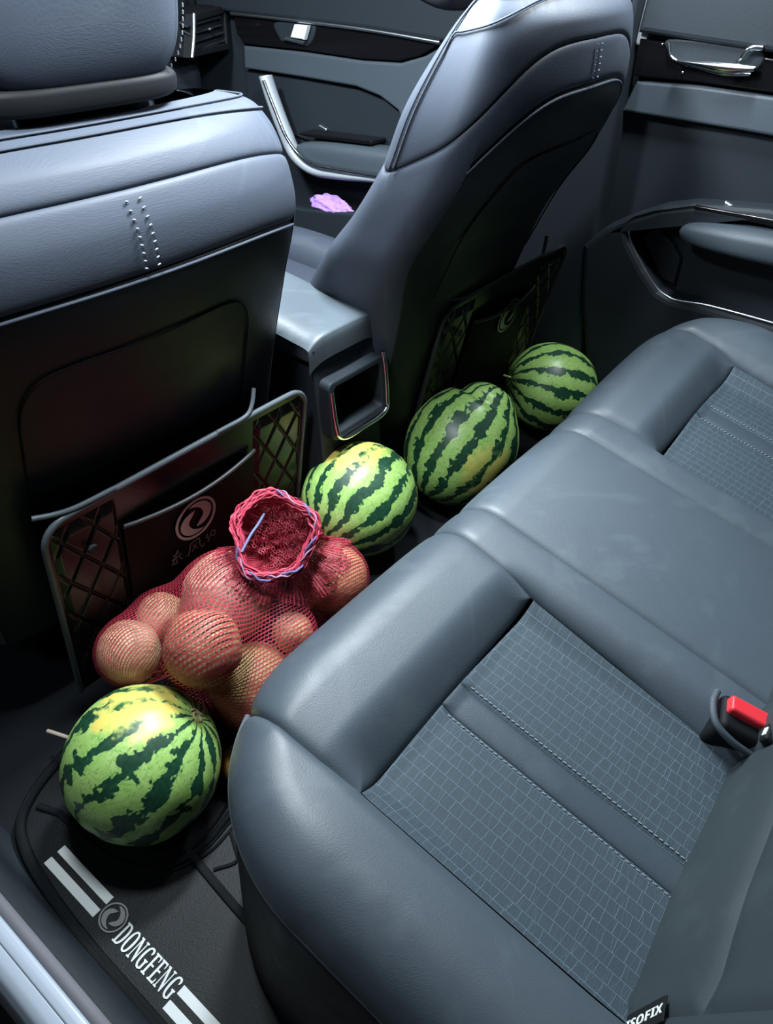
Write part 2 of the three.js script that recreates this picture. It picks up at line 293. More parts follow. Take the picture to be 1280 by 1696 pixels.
// ---------------------------------------------------------------- rear backrest
{
  const t = thing('rear_seat_squab', 'dark slate leather rear backrest rising behind the bench cushion', 'seat');
  const bp = (x, y) => { const b = 0.012 * smooth(Math.abs(Math.abs(x) - 0.37), 0.12, 0.2); return V3(x, y, 0.452 + 0.36 * (y - 0.27) - b + 0.05 * Math.max(0, 0.30 - y) ** 1 + 0.02 * smooth(Math.abs(x), 0.4, 0.7)); };
  const bpanel = (x0, x1, y0, y1, nu, nv, mat, name, puff = 0.004) => mesh(name, surf(nu, nv, (u, v) => { const x = lerp(x0, x1, u), y = lerp(y0, y1, v); return { p: bp(x, y), uv: [x, y] }; }, { disp: (u, v) => { const d = Math.min(u * (x1 - x0), (1 - u) * (x1 - x0), v * (y1 - y0), y1 < 0.8 ? (1 - v) * (y1 - y0) : 1); return puff * (1 - Math.exp(-d / 0.03)) - 0.004 * Math.exp(-d / 0.006); }, flip: true }), mat, t);
  const mat = leather(0.036, 0.05, 0.056, 0.7);  // bench leather again, the backrest's shade put into a darker colour
  for (const s of [-1, 1]) {
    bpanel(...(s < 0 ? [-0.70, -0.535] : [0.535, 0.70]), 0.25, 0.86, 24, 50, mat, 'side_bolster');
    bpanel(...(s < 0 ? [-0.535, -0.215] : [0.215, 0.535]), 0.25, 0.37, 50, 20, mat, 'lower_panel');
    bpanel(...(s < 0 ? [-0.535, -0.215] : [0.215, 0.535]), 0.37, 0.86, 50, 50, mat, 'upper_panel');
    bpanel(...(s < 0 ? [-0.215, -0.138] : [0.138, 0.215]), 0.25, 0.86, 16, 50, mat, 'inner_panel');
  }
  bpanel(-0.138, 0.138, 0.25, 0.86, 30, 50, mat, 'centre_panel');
  mesh('back_board', moved(rbox(1.4, 0.62, 0.1, 0.03), 0, 0.56, 0.66), M.trim, t);
  const font = await new FontLoader().loadAsync('fonts/droid/droid_sans_bold.typeface.json');
  const tg = new THREE.Group(); tg.name = 'anchor_tag'; tg.position.set(-0.543, 0.319, 0.4665); tg.rotation.set(0.345, 0, 0); tg.rotateZ(1.2); t.add(tg); tg.userData.label = 'small black woven anchor tag';
  mesh('tag_cloth', rbox(0.046, 0.026, 0.002, 0.0009), M.black, tg);
  const tx = new TextGeometry('ISOFIX', { font, size: 0.0095, depth: 0.0005, curveSegments: 3, bevelEnabled: false }); tx.center(); tx.rotateZ(Math.PI); tx.rotateY(Math.PI); tx.translate(0, 0, -0.0014);
  mesh('tag_lettering', tx, M.print, tg);
  const cg = new THREE.Group(); cg.name = 'anchor_clip'; cg.position.set(-0.20, 0.325, 0.466); cg.rotation.set(0.345, 0, 0); t.add(cg); cg.userData.label = 'small black clip with a white mark';
  mesh('clip_body', rbox(0.03, 0.014, 0.012, 0.004), M.black, cg); mesh('white_mark', moved(rbox(0.012, 0.006, 0.002, 0.0009), -0.004, 0.002, -0.0062), M.print, cg);
}

// ---------------------------------------------------------------- seat belt buckles between cushion and backrest
function buckle(label, x, y, z, ry, button) {
  const t = thing('seat_belt_buckle', label, 'buckle', [x, y, z]); t.rotation.set(0.28, ry, 0);
  mesh('housing', moved(rbox(0.046, 0.06, 0.10, 0.008), 0, -0.018, 0.012), M.black, t);
  if (button) mesh('release_button', moved(rbox(0.021, 0.014, 0.088, 0.004), 0.006, 0.015, 0.01), plain(0.75, 0.035, 0.05, 0.32), t).userData.label = 'red release button';
  mesh('pocket_rim', tube([[-0.03, -0.004, 0.012], [-0.031, 0.004, -0.022], [-0.022, 0.008, -0.043], [0, 0.01, -0.05], [0.02, 0.008, -0.045]], 0.0042, 40), M.bench, t);
}
buckle('black seat belt buckle with a red button at the rear of the bench', -0.19, 0.305, 0.446, 0.3, true);

// ---------------------------------------------------------------- front seats
// keys: [height, rear z, front z, half width]; every row of the shell is a rounded section at that height
function frontSeat(label, cx, keys, o) {
  const t = thing('front_seat', label, 'car seat', [cx, 0, 0], 'front seats');
  const yTop = keys[keys.length - 1][0], y0 = keys[0][0];
  const ss = (x, p) => Math.sign(x) * Math.abs(x) ** p, EX = 2 / 4.6;
  const point0 = (phi, yc) => {
    const c = Math.cos(phi), s = Math.sin(phi), X = ss(c, EX), D = ss(s, EX);
    const amt = smooth(yc, y0 + 0.05, o.seam2) * (1 - smooth(yc, o.seam1 + 0.03, yTop)), dr = lerp(o.drop2, o.drop, clamp((yc - o.seam2) / (o.seam1 - o.seam2)));
    const y = yc - amt * (dr * Math.abs(X) ** 4 + o.dropFront * (1 - D) / 2);
    const [zb, zf, w] = keyed(keys, y), zc = (zb + zf) / 2, h = (zb - zf) / 2;
    const bulge = o.bulge * smooth(y, y0, o.seam2) * (1 - X * X) * (D > 0 ? D : 0) * (1 - 0.6 * smooth(y, o.seam1 + 0.02, yTop));
    return V3(X * w * (1 - o.taper * (1 - D) / 2), y, zc + D * h + bulge);
  };
  const point = point0;
  // grooves: which of the lower, upper and two side edges are sewn
  const rows = (name, ya, yb, pa, pb, mat, nv, grooves, nu = 120) => mesh(name, surf(nu, nv, (u, v) => {
    const phi = lerp(pa, pb, u), yc = lerp(ya, yb, v), p = point(phi, yc); return { p, uv: [phi * 0.22, yc] };
  }, { flip: true, disp: (u, v) => {
    const g = grooves, d = Math.min(g[0] ? v * (yb - ya) : 1, g[1] ? (1 - v) * (yb - ya) : 1, 1), e = g[2] ? Math.min(u, 1 - u) * (pb - pa) * 0.2 : 1; return -0.0015 * Math.exp(-e / 0.003) + 0.0012 * (1 - Math.exp(-d / 0.012)) - 0.004 * Math.exp(-d / 0.0026);
  }, vs: Array.from({ length: nv + 1 }, (_, i) => { const x = i / nv; return x - 0.11 * Math.sin(2 * Math.PI * x); }) }), mat, t);
  const A = -38 * R, B = 218 * R, SA = 40 * R, SB = 140 * R;
  rows('back_shell', y0, o.seam2, SA, SB, M.shell, 70, [0, 1, 1]);
  rows('stitched_panel', o.seam2, o.seam1, SA, SB, M.seat, 40, [1, 1, 0]);
  rows('side_panel', y0, o.seam1, A, SA, M.seat, 90, [0, 1, 0], 50); rows('side_panel', y0, o.seam1, SB, B, M.seat, 90, [0, 1, 0], 50);
  rows('shoulder_panel', o.seam1, yTop, A, B, M.seat, 60, [1, 0, 0]);
  rows('seat_front', y0, yTop, B - 2 * Math.PI, A, M.seat, 80, [0, 0, 1]);
  const line = (y, a, b, off, n = 60) => Array.from({ length: n + 1 }, (_, i) => { const ph = lerp(a, b, i / n), p = point(ph, y), q = V3(p.x * 1.0, p.y, p.z); q.add(V3(Math.cos(ph) * off, 0, Math.sin(ph) * off)); return q; });
  mesh('piping', tube(line(o.seam2 - 0.005, SA, SB, 0.0004), 0.0022, 160, false, 6), M.seat, t);
  // faint seam of the inner back panel
  const at = (x, yc) => { const w = keyed(keys, yc)[2], p = point(Math.acos(ss(x / w, 1 / EX)), yc); return [p.x, p.y, p.z + 0.0036]; };
  const yi = o.seam2 - 0.085; mesh('back_seam', tube([at(-0.17, yi - 0.22), at(-0.172, yi - 0.1), at(-0.165, yi - 0.025), at(-0.14, yi), at(0, yi + 0.002), at(0.14, yi), at(0.165, yi - 0.025), at(0.172, yi - 0.1), at(0.17, yi - 0.22)], 0.0014, 120, false, 5), M.black, t);
  // double row of stitches down the middle of the stitched panel
  const st = [], cap = new THREE.CapsuleGeometry(0.0012, 0.002, 2, 6);
  for (const xo of [-0.0085, 0.0085]) for (let y = o.seam2 + 0.008; y < o.seam1 - 0.006; y += 0.0082) {
    const w = keyed(keys, y)[2], ph = Math.acos(ss(xo / w, 1 / EX)), p = point(ph, y); st.push(cap.clone().rotateZ(Math.PI / 2 + 0.35 * Math.sign(xo)).translate(p.x, p.y, p.z + 0.0028));
  }
  mesh('stitching', st, plain(0.19, 0.22, 0.27, 0.8), t).userData.kind = 'stuff';
  // raised seam along the crown, where back and front covers meet
  for (const off of [0, 0.012]) {
    const pa = -10 * R + off * 6, pb = 190 * R - off * 6, yt = yTop - 0.004 - off * 0.42, path = [], point = (ph, y) => point0(ph, y).add(V3(Math.cos(ph) * 0.003, 0.0025 * smooth(y, yTop - 0.05, yTop), Math.sin(ph) * 0.003));
    for (let i = 0; i <= 16; i++) path.push(point(pa, lerp(o.seam1 + 0.004, yt, i / 16)));
    for (let i = 1; i < 40; i++) path.push(point(lerp(pa, pb, i / 40), yt));
    for (let i = 16; i >= 0; i--) path.push(point(pb, lerp(o.seam1 + 0.004, yt, i / 16)));
    mesh('crown_seam', tube(path, 0.0014, 260, false, 6), M.seat, t);
  }
  // headrest on two posts
  const h = new THREE.Group(); h.name = 'headrest'; h.position.set(o.head[0], o.head[1], o.head[2]); h.rotation.set(o.headTilt, 0, 0); t.add(h);
  const hw = 0.255, hh = 0.2, hd = 0.115;
  mesh('headrest_cover', cushion(hw, hh, hd, 4.2, 3.4, 64), M.seat, h);
  mesh('headrest_base', moved(cushion(hw - 0.010, 0.034, hd - 0.010, 4.2, 4, 40), 0, -hh / 2 + 0.008, 0), M.black, h);
  const hs = []; for (let i = 0; i < 26; i++) { const y = lerp(-0.075, 0.085, i / 25), k = 1 - Math.abs(y / (hh / 2)) ** 3.4; hs.push(new THREE.CapsuleGeometry(0.0008, 0.003, 2, 5).translate((hw / 2) * k ** (1 / 3.4) * 0.93 + 0.001, y, hd / 2 * k ** (1 / 3.4) * 0.845)); }
  mesh('headrest_stitching', hs, plain(0.13, 0.15, 0.18, 0.8), h).userData.kind = 'stuff';
  for (const s of [-1, 1]) {
    const x = o.head[0] + s * 0.085, a = V3(x, o.head[1] - 0.08, o.head[2]), b = V3(x, yTop - 0.03, o.postZ);
    mesh('headrest_post', tube([a, a.clone().lerp(b, 0.5), b], 0.0065, 8), M.chrome, t);
    mesh('post_collar', moved(new THREE.CylinderGeometry(0.013, 0.016, 0.014, 20), x, yTop + 0.002, o.postZ), M.satin, t);
  }
  // seat cushion ahead of the backrest
  const zc = keys[0][2];
  mesh('seat_cushion', moved(cushion(0.46, 0.17, 0.52, 4, 3.2, 48), 0, 0.20 + o.lift, zc - 0.12), M.seat, t);
  for (const s of [-1, 1]) mesh('cushion_bolster', moved(cushion(0.11, 0.14, 0.5, 3, 2.4, 36), s * 0.19, 0.265 + o.lift, zc - 0.12), M.seat, t);
  mesh('seat_base', moved(rbox(0.44, 0.10 + o.lift, 0.44, 0.02), 0, 0.09 + o.lift / 2, zc - 0.08), M.trim, t);
  return t;
}
frontSeat("near front seat of dark slate leather, its headrest at the photo's upper left corner", -0.375, [
  [0.16, -0.375, -0.60, 0.275], [0.40, -0.363, -0.57, 0.295], [0.55, -0.345, -0.54, 0.306], [0.65, -0.328, -0.51, 0.309], [0.70, -0.333, -0.495, 0.300], [0.735, -0.350, -0.485, 0.293], [0.758, -0.366, -0.478, 0.284], [0.776, -0.385, -0.464, 0.266], [0.786, -0.410, -0.446, 0.225]],
{ taper: 0.13, seam1: 0.738, seam2: 0.655, drop: 0.02, drop2: 0.026, dropFront: 0.03, bulge: 0.035, head: [0.028, 0.902, -0.43], headTilt: 0.05, postZ: -0.43, lift: 0 });
frontSeat('far front seat of dark slate leather, leaning back behind the centre console', 0.316, [
  [0.16, -0.305, -0.64, 0.215], [0.31, -0.288, -0.575, 0.226], [0.443, -0.27, -0.502, 0.246], [0.546, -0.252, -0.428, 0.274], [0.608, -0.225, -0.381, 0.276], [0.69, -0.185, -0.334, 0.276], [0.772, -0.163, -0.305, 0.272], [0.84, -0.166, -0.27, 0.252], [0.885, -0.176, -0.245, 0.225], [0.912, -0.195, -0.225, 0.185]],
{ taper: 0, seam1: 0.855, seam2: 0.798, drop: 0.085, drop2: 0.12, dropFront: 0.11, bulge: 0.03, head: [-0.01, 0.978, -0.345], headTilt: 0.25, postZ: -0.225, lift: 0.01 }).rotation.y = 0.05;

// ---------------------------------------------------------------- kick covers hanging on the front seat backs
const silver = plain(0.4, 0.41, 0.42, 0.45, 0.2);
function emblem(name, parent, r, x, y, z, mat) {
  const g = new THREE.Group(); g.name = name; g.position.set(x, y, z); parent.add(g);
  const ring = new THREE.Shape(); ring.absarc(0, 0, r, 0, Math.PI * 2); const hole = new THREE.Path(); hole.absarc(0, 0, r * 0.9, 0, Math.PI * 2); ring.holes.push(hole);
  const ex = { depth: 0.001, bevelEnabled: true, bevelThickness: 0.0005, bevelSize: 0.0003, bevelSegments: 2, curveSegments: 48 };
  mesh('emblem_ring', new THREE.ExtrudeGeometry(ring, ex), mat, g);
  // two swallow-like blades turning round the middle
  const blade = () => {
    const o = [], n = [];
    for (let i = 0; i <= 24; i++) { const k = i / 24, t = (95 + 200 * k) * R, ro = r * lerp(0.46, 0.8, smooth(k, 0, 0.55)), w = r * 0.4 * Math.sin(Math.PI * k) ** 0.8; o.push([Math.cos(t) * ro, Math.sin(t) * ro]); n.push([Math.cos(t) * (ro - w), Math.sin(t) * (ro - w)]); }
    return new THREE.Shape([...o, ...n.reverse().slice(1, -1)].map((p) => new THREE.Vector2(...p)));
  };
  for (const a of [0, Math.PI]) { const b = new THREE.ExtrudeGeometry(blade(), ex); b.rotateZ(a); mesh('emblem_blade', b, mat, g); }
  return g;
}
function kickCover(label, cx, zTop, slope, yTop, rimMat) {
  const t = thing('kick_cover', label, 'seat cover', [cx, yTop, zTop], 'kick covers on the front seat backs'); t.rotation.x = slope;
  const W = 0.46, H = 0.34, hide = new THREE.MeshPhysicalMaterial({ color: new THREE.Color().setRGB(0.009, 0.009, 0.01), roughness: 0.25, specularIntensity: 0.6, bumpMap: again(grainTex, 10), bumpScale: 0.00025, side: THREE.DoubleSide });
  const outl = []; const r = 0.035; for (const [x, y, a0] of [[W / 2 - r, -r, 0], [-W / 2 + r, -r, 90]]) for (let i = 0; i <= 6; i++) { const a = (a0 + i * 15) * R; outl.push([x + r * Math.cos(a), y + r * Math.sin(a)]); } outl.push([-W / 2, -H], [W / 2, -H]);
  const sh = new THREE.Shape(outl.map((p) => new THREE.Vector2(...p))); const base = new THREE.ExtrudeGeometry(sh, { depth: 0.006, bevelEnabled: false }); base.translate(0, 0, -0.006);
  mesh('backing_sheet', base, hide, t);
  // quilted fields left and right, diamond cells puffed between sunken seams
  for (const [x0, x1] of [[-W / 2 + 0.008, -0.128], [0.118, W / 2 - 0.008]]) {
    const q = (x, y) => { const a = (x * 1.25 + y * 0.8) / 0.058, b = (x * 1.25 - y * 0.8) / 0.058, f = (k) => Math.abs(k - Math.round(k)); return Math.min(f(a), f(b)); };
    mesh('quilted_field', surf(90, 150, (u, v) => { const x = lerp(x0, x1, u), y = lerp(-H + 0.01, -0.014, v), e = Math.min(u * 12, (1 - u) * 12, v * 20, (1 - v) * 20, 1), k = q(x, y); return { p: V3(x, y, 0.0005 + e * 0.0045 * (1 - Math.exp(-((k / 0.05) ** 2)))), uv: [x, y] }; }), hide, t);
  }
  // flat pocket in the middle, its mouth gaping a little below the top edge
  mesh('pocket', surf(60, 40, (u, v) => { const x = lerp(-0.124, 0.114, u), y = lerp(-H + 0.01, -0.062 - 0.006 * Math.sin(u * Math.PI), v), b = 0.006 + 0.012 * Math.sin(Math.PI * u) ** 0.8 * v; return { p: V3(x, y, b), uv: [x, y] }; }), new THREE.MeshPhysicalMaterial({ color: new THREE.Color().setRGB(0.0095, 0.008, 0.0085), roughness: 0.65, specularIntensity: 0.2, side: THREE.DoubleSide, bumpMap: again(grainTex, 10), bumpScale: 0.0003 }), t);
  mesh('pocket_hem', tube(Array.from({ length: 21 }, (_, i) => { const u = i / 20; return [lerp(-0.124, 0.114, u), -0.062 - 0.006 * Math.sin(u * Math.PI), 0.007 + 0.012 * Math.sin(Math.PI * u) ** 0.8]; }), 0.0032, 80), plain(0.03, 0.033, 0.035, 0.4), t);
  // bound rim along the top and sides, and the hanging straps
  const rim = [[-W / 2, -H, 0], [-W / 2, -0.12, 0], ...outl.slice(0, 14).reverse().map(([x, y]) => [x, y, 0.001]), [W / 2, -0.12, 0], [W / 2, -H, 0]];
  mesh('bound_rim', tube(rim, 0.0045, 160, false, 8), rimMat, t);
  for (const [x, dx, rise] of [[-W / 2 + 0.045, -0.045, 0.004], [W / 2 - 0.125, 0.025, 0.028]]) mesh('strap', new THREE.TubeGeometry(new THREE.CatmullRomCurve3([V3(x + 0.06 * Math.sign(-dx), 0.004, 0.002), V3(x, 0.006, 0.001), V3(x + dx * 0.5, 0.007 + rise * 0.3, -0.003), V3(x + dx, 0.006 + rise, -0.012)]), 30, 0.0035, 6), rimMat, t);
  for (const [x, y] of [[-0.175, -0.064]]) mesh('snap_button', moved(new THREE.CylinderGeometry(0.006, 0.007, 0.004, 16).rotateX(Math.PI / 2), x, y, 0.012), M.trim, t);
  return t;
}
const k0 = kickCover("black quilted kick cover with a silver emblem on the near front seat's back", -0.335, -0.312, 0.07, 0.388, plain(0.08, 0.098, 0.115, 0.4));
emblem('emblem', k0, 0.037, -0.014, -0.112, 0.0185, silver).userData.label = 'silver round emblem with two curved blades';
{ // brush lettering under the emblem
  const S = [[[0.05, 0.2], [0.3, 0.32]], [[0.0, -0.1], [0.4, 0.08]], [[0.28, 0.55], [0.16, 0.1], [0.2, -0.55], [0.08, -0.5]], [[0.12, -0.15], [0.0, -0.5]], [[0.3, -0.12], [0.44, -0.45]], [[0.55, -0.42], [0.6, -0.36]],
    [[0.8, 0.4], [0.76, -0.1], [0.68, -0.5]], [[0.8, 0.4], [1.2, 0.5], [1.22, -0.1], [1.36, -0.5], [1.44, -0.3]], [[0.92, 0.2], [1.1, -0.3]], [[1.1, 0.22], [0.86, -0.32]], [[1.62, 0.3], [1.55, 0.05], [1.7, -0.1], [1.62, -0.4]], [[1.9, 0.36], [1.74, 0.1], [1.9, -0.2], [2.0, 0.1], [1.88, 0.34]]];
  mesh('brush_lettering', S.map((s) => tube(s.map(([x, y]) => [-0.058 + x * 0.042, -0.172 + y * 0.024, 0.0135 + 0.002 * Math.sin(x * 1.5)]), 0.0011, 14, false, 5)), plain(0.2, 0.19, 0.19, 0.5), k0);
}
const k1 = kickCover("black kick cover with a dim emblem on the far front seat's back", 0.415, -0.25, 0.14, 0.445, plain(0.016, 0.018, 0.02, 0.3));  // far rim and emblem: darker copies of the near ones, shade in the colour
emblem('emblem', k1, 0.037, 0.0, -0.085, 0.0185, plain(0.06, 0.065, 0.06, 0.3, 0.7));

// ---------------------------------------------------------------- centre console
{
  const t = thing('center_console', 'dark centre console with padded armrest lid and chrome-edged rear opening', 'console', [-0.008, 0.02, 0]);
  const hw = 0.084;
  // lid: padded, its rear edge rolled down
  mesh('armrest_lid', surf(50, 60, (u, v) => {
    const X = (u - 0.5) * 2, s = Math.sign(X) * Math.min(1, Math.abs(X) * 1.0), z0 = lerp(-0.318, -0.70, smooth(v, 0.14, 1) * 0.5 + 0.5 * clamp((v - 0.14) / 0.86));
    const roll = clamp(1 - v / 0.2), y = 0.442 - 0.028 * roll ** 2 * 1.0 - 0.016 * Math.abs(X) ** 5 - 0.004 * X * X + 0.012 * smooth(v, 0.1, 0.8);
    return { p: V3(s * (hw + 0.006 * (1 - Math.abs(X) ** 4) * 0), y - (v < 0.06 ? (0.06 - v) * 0.25 : 0), z0 + 0.012 * (1 - X * X) * (1 - smooth(v, 0, 0.3)) * 0.5 + (v < 0.14 ? (0.14 - v) * 0.02 : 0)), uv: [s * hw, z0] };
  }, { flip: false }), leather(0.11, 0.135, 0.155, 0.45), t);
  mesh('lid_edge', [moved(rbox(hw * 2 - 0.004, 0.03, 0.40, 0.008), 0, 0.41, -0.515)], leather(0.06, 0.075, 0.09, 0.5), t);
  mesh('body', (() => {
    const g = surf(40, 30, (u, v) => {
      const a = u * 2 * Math.PI, c = Math.cos(a), s = Math.sin(a), X = Math.sign(c) * Math.abs(c) ** 0.35, D = Math.sign(s) * Math.abs(s) ** 0.35, y = lerp(0.05, 0.392, v);
      const zb = -0.372 + 0.16 * (0.392 - y), w = lerp(0.078, hw - 0.004, v); return { p: V3(X * w, y, lerp(-0.75, zb, (D + 1) / 2)), uv: [a * 0.1, y] };
    }, { flip: true, closeU: true }); return g;
  })(), M.trim, t);
  // rear face: opening with a chrome U round it
  const face = (y) => -0.316 + 0.16 * (0.392 - y);
  const up = V3(0, 1, -0.16).normalize(), P = (x, y, off) => [x, y, face(y) + off];
  { // rear housing with its opening
    const rr = (x0, y0, x1, y1, r, C) => { const q = new C(); q.moveTo(x0 + r, y0); q.lineTo(x1 - r, y0); q.quadraticCurveTo(x1, y0, x1, y0 + r); q.lineTo(x1, y1 - r); q.quadraticCurveTo(x1, y1, x1 - r, y1); q.lineTo(x0 + r, y1); q.quadraticCurveTo(x0, y1, x0, y1 - r); q.lineTo(x0, y0 + r); q.quadraticCurveTo(x0, y0, x0 + r, y0); return q; };
    const slope = (g) => { const q = g.attributes.position; for (let k = 0; k < q.count; k++) q.setZ(k, q.getZ(k) + face(q.getY(k))); g.computeVertexNormals(); return g; };
    const whole = rr(-0.074, 0.06, 0.082, 0.398, 0.014, THREE.Shape); whole.holes.push(rr(-0.054, 0.272, 0.069, 0.354, 0.01, THREE.Path));
    mesh('rear_housing', slope(moved(new THREE.ExtrudeGeometry(whole, { depth: 0.056, bevelEnabled: true, bevelSize: 0.003, bevelThickness: 0.003, bevelSegments: 3, bevelOffset: -0.003, steps: 1 }), 0, 0, -0.06)), M.trim, t);
    const lip = rr(-0.066, 0.26, 0.081, 0.364, 0.014, THREE.Shape); lip.holes.push(rr(-0.053, 0.273, 0.068, 0.353, 0.01, THREE.Path));
    mesh('vent_collar', slope(moved(new THREE.ExtrudeGeometry(lip, { depth: 0.02, bevelEnabled: true, bevelSize: 0.003, bevelThickness: 0.003, bevelSegments: 3, bevelOffset: -0.003 }), 0, 0, -0.003)), M.trim, t);
  }
  const U = [...[P(0.066, 0.372, 0.006), P(0.069, 0.34, 0.007), P(0.069, 0.283, 0.008), P(0.066, 0.269, 0.009), P(0.054, 0.261, 0.009), P(0, 0.259, 0.009), P(-0.05, 0.261, 0.009), P(-0.062, 0.269, 0.008), P(-0.066, 0.285, 0.007), P(-0.068, 0.35, 0.005)]].map(([x, y, z]) => [x + 0.008, y, z + 0.015]);
  mesh('chrome_edge', tube(U, 0.0042, 120, false, 10), M.chrome, t);
  mesh('front_tray', moved(rbox(0.2, 0.3, 0.52, 0.03), 0.0, 0.18, -1.03), M.trim, t);
}

// ---------------------------------------------------------------- far doors
{
  const X = 0.722;
  const d = structure('door_1');   // front right
  mesh('door_shell', plate([[-1.5, 0.06], [-0.27, 0.06], [-0.27, 0.86], [-1.5, 0.86]], X + 0.022, 0.05, { bevel: 0.004 }), M.trim, d);
  mesh('upper_trim', plate([[-1.45, 0.70], [-1.323, 0.706], [-1.087, 0.722], [-0.863, 0.736], [-0.675, 0.742], [-0.45, 0.752], [-0.29, 0.77], [-0.29, 0.9], [-1.45, 0.87]], X - 0.012, 0.04, { bevel: 0.008 }), M.trim, d);
  mesh('gloss_strip', plate([[-1.32, 0.70], [-1.0, 0.722], [-0.678, 0.737], [-0.70, 0.722], [-0.73, 0.704], [-0.78, 0.686], [-0.894, 0.672], [-1.087, 0.66], [-1.285, 0.642], [-1.31, 0.66]], X - 0.006, 0.03, { bevel: 0.003 }), M.gloss, d);
  mesh('chrome_strip', tube([[X - 0.014, 0.703, -1.322], [X - 0.014, 0.720, -1.087], [X - 0.014, 0.733, -0.863], [X - 0.014, 0.739, -0.672]], 0.0042, 40, false, 8), M.satin, d);
  const h = new THREE.Group(); h.name = 'door_handle'; d.add(h);
  mesh('handle_cup', plate([[-1.15, 0.668], [-1.06, 0.672], [-1.04, 0.718], [-1.13, 0.712], [-1.175, 0.70]], X - 0.0075, 0.012, { bevel: 0.004, round: true }), M.trim, h);
  mesh('handle_lever', plate([[-1.103, 0.684], [-1.058, 0.686], [-1.046, 0.717], [-1.09, 0.713]], X - 0.024, 0.012, { bevel: 0.004 }), plain(0.75, 0.8, 0.8, 0.35, 0.2), h);
  mesh('handle_foot', plate([[-1.135, 0.674], [-1.07, 0.674], [-1.06, 0.683], [-1.125, 0.682]], X - 0.018, 0.008, { bevel: 0.003 }), M.satin, h);
  mesh('leather_band', plate([[-1.29, 0.636], [-1.087, 0.655], [-0.894, 0.668], [-0.78, 0.682], [-0.715, 0.706], [-0.67, 0.733], [-0.29, 0.76], [-0.29, 0.40], [-0.72, 0.52], [-0.777, 0.585], [-0.833, 0.604], [-0.908, 0.611], [-1.086, 0.60], [-1.29, 0.584]], X, 0.03, { bevel: 0.006 }), M.trimLight, d);
  mesh('recess_panel', plate([[-1.3, 0.46], [-1.3, 0.578], [-1.086, 0.593], [-0.908, 0.604], [-0.84, 0.598], [-0.78, 0.575], [-0.72, 0.51], [-0.72, 0.44]], X + 0.012, 0.02, { bevel: 0.002 }), M.trim, d);
  // grip: a satin loop that runs down and along under the armrest
  mesh('grip_loop', surf(14, 120, (u, v) => {
    const c = keyed([[0, -1.165, 0.594, 0.018], [0.14, -1.14, 0.545, 0.02], [0.3, -1.10, 0.48, 0.021], [0.42, -1.06, 0.43, 0.021], [0.52, -1.0, 0.409, 0.018], [0.66, -0.92, 0.416, 0.015], [0.85, -0.79, 0.438, 0.014], [1, -0.66, 0.46, 0.013]], v);
    const e = keyed([[0, 1, 0.2], [0.35, 0.95, 0.35], [0.5, 0.45, 0.9], [0.6, -0.1, 1], [1, -0.15, 1]], v), a = u * 2 * Math.PI;
    return { p: V3(X - 0.052 + 0.02 * Math.sin(a), c[1] + Math.cos(a) * c[2] * e[1] * 0.8, c[0] + Math.cos(a) * c[2] * e[0] * 0.8), uv: [u * 0.1, v] };
  }, { closeU: true }), plain(0.36, 0.4, 0.45, 0.45, 0.3), d);
  mesh('grip_trim', tube([[X - 0.074, 0.588, -1.150], [X - 0.074, 0.53, -1.113], [X - 0.074, 0.47, -1.07], [X - 0.074, 0.438, -1.02], [X - 0.074, 0.43, -0.97], [X - 0.074, 0.436, -0.9], [X - 0.074, 0.458, -0.72]], 0.0042, 80), M.chrome, d);
  mesh('armrest', moved(cushion(0.08, 0.07, 0.5, 4, 3, 40).rotateX(-0.13), X - 0.03, 0.468, -0.82), M.trimLight, d);
  mesh('switch_panel', moved(rbox(0.06, 0.008, 0.24, 0.003).rotateX(-0.13), X - 0.025, 0.498, -0.93), M.gloss, d);
  mesh('window_switch', moved(rbox(0.014, 0.01, 0.028, 0.004).rotateX(0.2), X - 0.03, 0.507, -0.985), M.satin, d);
  mesh('pocket_panel', plate([[-1.3, 0.1], [-0.5, 0.1], [-0.5, 0.40], [-0.86, 0.334], [-1.036, 0.298], [-1.3, 0.27]], 0.672, 0.02, { bevel: 0.006 }), M.trim, d);
  mesh('pocket_floor', moved(rbox(0.05, 0.015, 0.8, 0.004), X - 0.025, 0.24, -0.9), M.trim, d);

  const r = structure('door_2');   // rear right
  mesh('door_shell', plate([[-0.25, 0.13], [-0.1, 0.06], [0.6, 0.06], [0.85, 0.5], [0.85, 1.0], [-0.24, 1.0]], X + 0.02, 0.05, { bevel: 0.004 }), M.trim, r);
  mesh('upper_trim', plate([[-0.238, 0.822], [0.9, 0.85], [0.9, 1.0], [-0.238, 1.0]], X - 0.012, 0.04, { bevel: 0.01 }), M.trim, r);
  mesh('gloss_strip', plate([[-0.228, 0.752], [-0.104, 0.764], [0.9, 0.82], [0.9, 0.85], [-0.05, 0.818], [-0.235, 0.812]], X - 0.006, 0.03, { bevel: 0.003 }), M.gloss, r);
  const q = new THREE.Group(); q.name = 'door_handle'; r.add(q);
  mesh('handle_cup', plate([[-0.168, 0.795], [-0.12, 0.784], [-0.042, 0.786], [-0.012, 0.80], [-0.01, 0.825], [-0.05, 0.831], [-0.18, 0.82]], X - 0.0085, 0.01, { bevel: 0.004, round: true }), M.trim, q);
  mesh('handle_rim', tube([[X - 0.012, 0.815, -0.178], [X - 0.014, 0.795, -0.166], [X - 0.014, 0.789, -0.14], [X - 0.018, 0.787, -0.105], [X - 0.02, 0.786, -0.06], [X - 0.016, 0.792, -0.02]], 0.003, 60), M.chrome, q);
